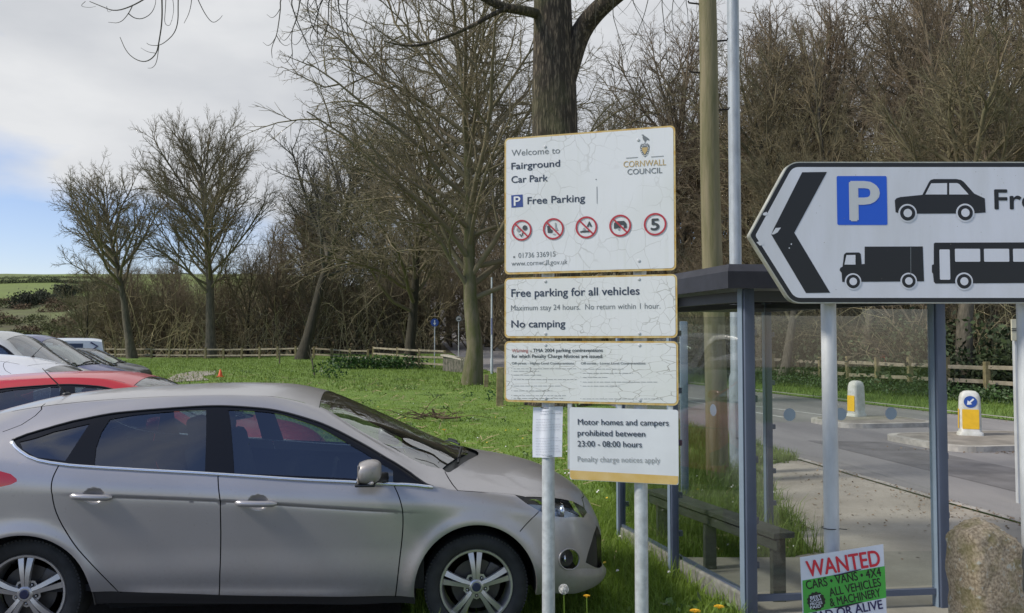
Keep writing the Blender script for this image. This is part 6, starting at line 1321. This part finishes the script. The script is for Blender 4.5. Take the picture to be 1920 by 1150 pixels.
def hedge(l, h, label, seed):
    c = []
    for (x0, y0), (x1, y1) in zip(l[:-1], l[1:]):
        a, b_ = hill_pt(x0, y0), hill_pt(x1, y1); n = max(2, int(np.linalg.norm(b_-a)/(h*.9)))
        for k in range(n): p = a+(b_-a)*k/n; hh = h*random.uniform(.7, 1.3); p[2] = float(gz(p[0], p[1])); c.append((p[0], p[1], p[2]+hh*.4, h*.9, h*.9, hh))
    return leafmass('hedgerow', c, 260/h, h*.15, M_HEDGE, label, 'hedge', seed)
hedge([(-40, 533), (40, 531), (100, 530), (150, 533), (200, 536)], 1.0, 'long dark hedge across the upper hill pasture', 1)
hedge([(30, 578), (70, 571), (110, 560), (150, 548), (205, 538)], 1.5, 'dark hedge slanting down the hillside', 2)
hedge([(-30, 524), (60, 522), (120, 522), (185, 522)], .6, 'thin dark hedge along the hilltop skyline', 3)
p = hill_pt(120, 558); leafmass('round_bush', [(p[0], p[1], float(gz(p[0], p[1]))+1.4, 2.5, 2.3, 2.1)], 260, .4, M_HEDGE, 'large round dark bush standing out of the slanting hill hedge', 'bush', 5)

c = []; R_ = np.random.default_rng(77)
while len(c) < 260:
    y_ = R_.uniform(108, 215); x = -R_.uniform(.38, .68)*y_; c.append((x, y_, float(gz(x, y_))+.3, R_.uniform(.8, 2.4), 1.2, R_.uniform(.4, 1.2)))
k_ = len(c)//2
leafmass('hill_scrub', c[:k_], 220, .17, mat('scrub_olive', (.095, .105, .040), .95, island=.35), 'olive scrub mottling the lower hillside', None, 78, kind='stuff')
leafmass('hill_scrub', c[k_:], 220, .17, mat('scrub_brown', (.120, .085, .050), .95, island=.35), 'brown bramble scrub mottling the lower hillside', None, 79, kind='stuff')
# ------------------------------------------------------------------ ground plants
c = []
for px in np.arange(1380, 1960, 7):
    Y = 30.; 
    for _ in range(2):
        y_ = random.uniform(22, 37); x = float(fence_x(y_))-random.uniform(.1, 1.2); c.append((x, y_, .16, .45, .4, random.uniform(.15, .38)))
leafmass('verge_ivy', c, 700, .055, M_IVY, 'ivy and leafy growth along the foot of the roadside fence', None, 11, kind='stuff')
c = []
R_ = np.random.default_rng(21)
for k in range(1900):
    y_ = R_.uniform(24, 60); lim_ = max(float(fence_x(y_)), float(far_edge(y_))+3); x = lim_+R_.uniform(.4, 22)*R_.uniform(.2, 1); c.append((x, y_, float(gz(x, y_))+R_.uniform(0, .9), R_.uniform(.4, 1.1), .7, R_.uniform(.3, 1.0)))
for k in range(620):
    y_ = R_.uniform(24, 46); x = float(fence_x(y_))+R_.uniform(.5, 6.5); c.append((x, y_, float(gz(x, y_))+R_.uniform(.1, 2.2), R_.uniform(.4, .9), .6, R_.uniform(.3, .8)))
leafmass('bank_ivy', c, 120, .10, mat('dark_ivy', (.040, .060, .020), .7, island=.5), 'dark ivy and bramble covering the bank behind the fence', None, 12, kind='stuff')
def plant(px, py, w, h, n, label, seed):
    g_ = ground_at(px, py); c = [(g_[0]+random.uniform(-w, w)*.5, g_[1]+random.uniform(-.6, .6), float(gz(g_[0], g_[1]))+h*.35, w*.22, .5, h*.5) for _ in range(n)]
    return leafmass('leafy_plant', c, 160, .10*max(h, .5), M_LEAFB, label, 'plant', seed)
plant(722, 692, 6.0, 1.0, 22, 'wide clump of dark green leaves by the dark upright trunk', 31); plant(612, 710, 1.9, .8, 7, 'small dark leafy clump on the field near a leaning stick', 32); plant(912, 752, 1.2, .5, 5, 'leafy clump at the foot of the mossy tree', 33)
for px, py0, py1, le, Y, lab in ((524, 643, 687, .02, 56, 'thin upright bare sapling in the field'), (590, 655, 712, -.18, 42, 'thin leaning bare stick in the field beside the leafy clump')):
    p = at(px, py1, Y); b = MB(); h = (py1-py0)*Y/FPX; b.tube([(0, 0, -.05), (le*h*.5, 0, h*.5), (le*h, 0, h)], [.05, .035, .015], 6); b.tube([(le*h*.5, 0, h*.5), (le*h*.5+.3, 0, h*.9)], [.02, .008], 5); b.tube([(le*h*.35, 0, h*.35), (le*h*.3-.3, .1, h*.8)], [.02, .008], 5); o = b.build('sapling', M_BARK); o.location = (p[0], Y, float(gz(p[0], Y))); tag(o, lab, 'sapling')
# fallen branch
g_ = ground_at(812, 790); b = MB(); R_ = np.random.default_rng(3)
b.tube([(-.02, 0, .28), (.05, 0, .10), (.25, -.05, .07), (.62, -.05, .09)], [.02, .035, .03, .02], 7)
for k in range(46):
    a = R_.uniform(0, 3.14); s_ = np.array([R_.uniform(-.7, .6), R_.uniform(-.3, .3), .03+R_.uniform(0, .12)]); d = unit(np.array([R_.normal(-.3, 1), R_.normal(0, .6), R_.uniform(-.05, .5)])); l = R_.uniform(.3, 1.0); q = s_+d*l; q[2] = max(.02, q[2]*.6); b.tube([s_, (s_+q)/2+[0, 0, .06], q], [.009, .006, .003], 4)
o = b.build('fallen_branch', mat('dead_branch', (.15, .105, .06), .9, col2=(.06, .04, .025), vscale=2)); o.location = (g_[0], g_[1], 0); tag(o, 'fallen brown branch with dry twigs lying on the grass', 'branch')

# ------------------------------------------------------------------ grass
def in_pave(X, Y): return (X+.16*np.sin(Y*6.3)*np.sin(Y*2.1+1)+.08*np.sin(Y*19+X*9) > np.interp(Y, [-5, 5.5, 6.6, 7.3, 8.5, 10.5, 12.2, 13.0, 13.2], [1.56, 1.56, 1.4, 2.55, 2.75, 3.05, 3.55, 4.30, 9])) & (X < near_edge(Y)) | (X > near_edge(Y)-.0)
def blocked(X, Y):
    b1_ = (X > np.interp(Y, [0, 5.2, 5.66, 7.75, 7.9, 8.0], [1.45, 1.42, 1.50, .97, .95, 9])) & (Y < 7.12)
    cp = X < np.interp(Y, [0, 4.0, 5.6, 6.6, 8.2, 16, 24.5, 34, 38, 38.5], [-.95, -.75, -.62, -1.0, -1.9, -6, -10.6, -16, -18, -90])
    return b1_ | in_pave(X, Y) | cp
def blades(name, n, xr, yr, dens_pow, hmin, hmax, w, m, label, seed, mask=None, lean=.45):
    R = np.random.default_rng(seed); Y = yr[0]*(yr[1]/yr[0])**R.uniform(0, 1, n*3) if dens_pow else R.uniform(yr[0], yr[1], n*3); fr = R.uniform(-1, 1, len(Y)); X = (xr[0]+xr[1])/2+fr*(xr[1]-xr[0])/2
    if dens_pow: X = fr*.68*Y
    ok = ~blocked(X, Y); 
    if mask is not None: ok &= mask(X, Y)
    X, Y = X[ok][:n], Y[ok][:n]; n = len(X); Z = gz(X, Y)
    pat = .5+.5*np.sin(X*2.1+1.3*np.sin(Y*1.7))*np.sin(Y*1.9+X); h = (hmin+(hmax-hmin)*R.uniform(0, 1, n)**1.6*(.45+.75*pat))*((1+.012*Y)*np.clip(1.15-.03*(Y-5), .45, 1.1) if dens_pow else 1.0); wv = w*R.uniform(.6, 1.3, n)*(1+.09*Y*bool(dens_pow))
    a = R.uniform(0, 2*np.pi, n); d = np.stack([np.cos(a), np.sin(a), 0*a], 1); ln = R.uniform(.05, lean*2, n)[:, None]*h[:, None]; s_ = np.stack([-np.sin(a+R.normal(0, .6, n)), np.cos(a), 0*a], 1)*wv[:, None]/2
    B = np.stack([X, Y, Z-.01], 1); up = np.array([0, 0, 1.])
    m1 = B+up*h[:, None]*.55+d*ln*.30; t = B+up*h[:, None]*(1-.25*ln/h[:, None])+d*ln
    V = np.stack([B-s_, B+s_, m1+s_*.75, m1-s_*.75, t+s_*.15, t-s_*.15], 1).reshape(-1, 3); i = np.arange(n)[:, None]*6; F = np.concatenate([i+[0, 1, 2, 3], i+[3, 2, 4, 5]], 0)
    o = bigmesh(name, V, F, m, None, True); return tag(o, label, kind='stuff')
M_BLADE = mat('grass_blade', (.215, .315, .040), .65, col2=(.140, .235, .028), vscale=.9, island=.26, thin=.4); M_BLADE2 = mat('grass_blade_long', (.190, .265, .052), .65, col2=(.115, .185, .032), vscale=1.4, island=.35, thin=.4)
blades('grass', 150000, (0, 0), (3.3, 60), True, .03, .095, .006, M_BLADE, 'short green grass of the field', 1)
blades('grass', 42000, (-.9, 1.6), (3.6, 9.5), False, .06, .24, .0055, M_BLADE, 'tufted longer grass around the sign posts', 2)
blades('grass', 15000, (1.2, 3.3), (7.1, 13), False, .10, .40, .007, M_BLADE2, 'rank grass behind the bus shelter', 3)
blades('grass', 9000, (3.0, 5.0), (12.2, 19), False, .08, .30, .010, M_BLADE2, 'grass strip between pavement and road', 4)
blades('grass', 2600, (-.68, .75), (4.5, 5.08), False, .10, .30, .007, M_BLADE, 'long grass by the front wheel of the silver car', 5)
blades('grass', 36000, (-30, 12), (30, 76), False, .05, .20, .03, M_BLADE2, 'rougher grass at the field edge', 6)
def verge(X, Y): return (X > far_edge(Y)+.2) & (X < fence_x(Y)+1.0)
R_ = np.random.default_rng(5); n = 10000; Y = R_.uniform(16, 44, n); X = far_edge(Y)+.2+R_.uniform(0, 1, n)*(np.maximum(fence_x(Y)+1.2, far_edge(Y)+1)-far_edge(Y)); a = R_.uniform(0, 6.28, n); h = R_.uniform(.05, .24, n); s_ = np.stack([np.cos(a), np.sin(a), 0*a], 1)*.012; B = np.stack([X, Y, 0*X], 1); t = B+np.stack([R_.normal(0, .08, n), R_.normal(0, .08, n), h], 1)
bigmesh('grass', np.stack([B-s_, B+s_, t+s_*.2, t-s_*.2], 1).reshape(-1, 3), np.arange(4*n).reshape(-1, 4), M_BLADE2); tag(bpy.data.objects[-1] if False else [o for o in bpy.data.objects if o.name.startswith('grass')][-1], 'verge grass below the roadside fence', kind='stuff')
for o in bpy.data.objects:
    if o.name.startswith('grass') and 'kind' not in o: tag(o, 'verge grass below the roadside fence', kind='stuff')
# leaf litter on pavement and island
R_ = np.random.default_rng(6); n = 5200; X = np.empty(0); Y = np.empty(0)
cl = [(3.9, 10.4, .7, .5), (3.3, 9.2, .5, .6), (4.4, 9.3, .35, .6), (4.6, 8.5, .25, .7), (4.0, 11.2, .5, .4), (3.5, 8.0, .8, .8)]
for x, y, sx, sy in cl: X = np.append(X, R_.normal(x, sx, 70)); Y = np.append(Y, R_.normal(y, sy, 70))
k = (X < near_edge(Y)) & (X > np.interp(Y, [5.5, 7.3, 10.5, 13], [1, 2.5, 3.0, 4.3])); X, Y = X[k], Y[k]; Z = np.full(len(X), .022)
y3 = R_.uniform(6, 12.6, 420); X = np.append(X, near_edge(y3)-np.abs(R_.normal(0, .16, 420))); Y = np.append(Y, y3); Z = np.append(Z, np.full(420, .040)); y3 = R_.uniform(14, 34, 500); X = np.append(X, far_edge(y3)-np.abs(R_.normal(0, .18, 500))); Y = np.append(Y, y3); Z = np.append(Z, np.full(500, .014))
x2 = R_.normal(8.4, .9, 900); y2 = 13.80+.0*x2+R_.normal(0, .16, 900)-.2*(x2-8.3); X = np.append(X, x2); Y = np.append(Y, y2); Z = np.append(Z, np.full(900, .014)); n = len(X)
a = R_.uniform(0, 6.28, n); s_ = R_.uniform(.008, .022, n)[:, None]; u = np.stack([np.cos(a), np.sin(a), R_.normal(0, .3, n)], 1)*s_; w = np.stack([-np.sin(a), np.cos(a), R_.normal(0, .3, n)], 1)*s_*.6; C = np.stack([X, Y, Z], 1)
tag(bigmesh('leaf_litter', np.stack([C-u, C-w, C+u, C+w], 1).reshape(-1, 3), np.arange(4*n).reshape(-1, 4), M_LITTER), 'scattered brown dead leaves on the pavement and kerb', kind='stuff')
# weeds, worn patches and tiny flowers in the turf
R_ = np.random.default_rng(14); c = []
while len(c) < 90:
    y_ = 5.5*(9**R_.uniform(0, 1)); x = R_.uniform(-.6, .62)*y_
    if not blocked(np.array([x]), np.array([y_]))[0]: c.append((x, y_, float(gz(x, y_))+.03, R_.uniform(.06, .22)*(1+y_*.02), .12, R_.uniform(.04, .10)*(1+y_*.02)))
leafmass('field_weeds', c, 1500, .035, mat('weed_leaf', (.105, .175, .038), .55, island=.4), 'low broad leaved weeds scattered through the turf', None, 15, kind='stuff')
for nm, col, n, s_, lab in (('field_flowers', (.75, .74, .70), 260, .012, 'tiny white daisies dotted over the turf'), ('field_flowers', (.72, .48, .03), 110, .013, 'tiny yellow flowers dotted over the turf')):
    y_ = 6*(6**R_.uniform(0, 1, n)); x = R_.uniform(-.45, .6, n)*y_; k = ~blocked(x, y_); x, y_ = x[k], y_[k]; C = np.stack([x, y_, gz(x, y_)+R_.uniform(.06, .13, len(x))], 1); u = np.array([1, 0, .25])*s_; w = np.array([0, .9, .5])*s_
    tag(bigmesh(nm, np.stack([C-u-w*.4, C+u-w*.4, C+u*.6+w, C-u*.6+w], 1).reshape(-1, 3), np.arange(4*len(x)).reshape(-1, 4), mat('petal_%s' % ('white' if col[2] > .3 else 'yellow'), col, .7)), lab, kind='stuff')
n = 2600; y_ = 7*(5.5**R_.uniform(0, 1, n)); x = R_.uniform(-.5, .55, n)*y_; k = ~blocked(x, y_); x, y_ = x[k], y_[k]; C = np.stack([x, y_, gz(x, y_)+R_.uniform(.03, .09, len(x))], 1); a = R_.uniform(0, 6.28, len(x)); l = (R_.uniform(.03, .09, len(x))*(1+.03*y_))[:, None]; u = np.stack([np.cos(a), np.sin(a), R_.uniform(-.2, .5, len(x))], 1)*l; w = np.stack([-np.sin(a), np.cos(a), 0*a+.4], 1)*.004*(1+.05*y_)[:, None]
tag(bigmesh('dry_stalks', np.stack([C-u-w, C+u-w, C+u+w, C-u+w], 1).reshape(-1, 3), np.arange(4*len(x)).reshape(-1, 4), mat('straw', (.30, .25, .13), .9, island=.4)), 'dry straw coloured stalks lying in the grass', kind='stuff')
# dandelions and daisies
def dandelion(px, py, Y, label, clock=False, s=1.0):
    c = at(px, py, Y); g_ = float(gz(c[0], Y)); h = c[2]-g_; o = thing('dandelion', label, 'flower', (c[0], Y, g_)); b = MB(); b.tube([(.02, 0, 0), (.005, 0, h*.6), (0, 0, h)], .0035, 6); b.build('stem', M_BLADE, o)
    if clock:
        R = np.random.default_rng(2); b = MB(); b.lathe([(.002, -.019), (.012, -.014), (.018, 0), (.012, .014), (.002, .019)], c=(0, 0, h), n=12)
        for k in range(170): d = unit(R.normal(size=3)); e_ = unit(np.cross(d, [0.3, .2, 1])); p = np.array([0, 0, h])+d*.024; b.add([p-e_*.005, p+e_*.005, p+e_*.004+d*.003, p-e_*.004+d*.003], [(0, 1, 2, 3)]); f2 = np.cross(d, e_); b.add([p-f2*.005, p+f2*.005, p+f2*.004+d*.003, p-f2*.004+d*.003], [(0, 1, 2, 3)])
        b.build('seed_head', mat('seed_fluff', (.62, .62, .60), .9), o)
    else:
        b = MB()
        for k in range(40): a = 2.4*k; r_ = .022*s*math.sqrt(k/40); p = np.array([r_*math.cos(a), r_*math.sin(a), h+.006*s*(1-k/40)]); q = p+np.array([.010*s*math.cos(a), .010*s*math.sin(a), .002]); n2 = np.array([-math.sin(a), math.cos(a), 0])*.004*s; b.add([p-n2, p+n2, q+n2, q-n2], [(0, 1, 2, 3)])
        b.lathe([(.004, -.012*s), (.012*s, 0)], c=(0, 0, h), n=10); b.build('flower_head', mat('dandelion_yellow', (.75, .42, .012), .7, island=.15), o)
dandelion(1057, 1105, 4.6, 'white dandelion clock in the grass between the two sign posts', True)
dandelion(1303, 1146, 4.75, 'yellow dandelion nearest the shelter post, lower left one'); dandelion(1348, 1138, 4.95, 'yellow dandelion close to the base of the shelter post, right one')
dandelion(1100, 1118, 4.5, 'tiny yellow flower just right of the white dandelion clock', s=.6); dandelion(833, 806, 15.0, 'yellow flower beyond the silver car bonnet near the fallen branch', s=1.4)
bpy.data.objects.remove(_fo)
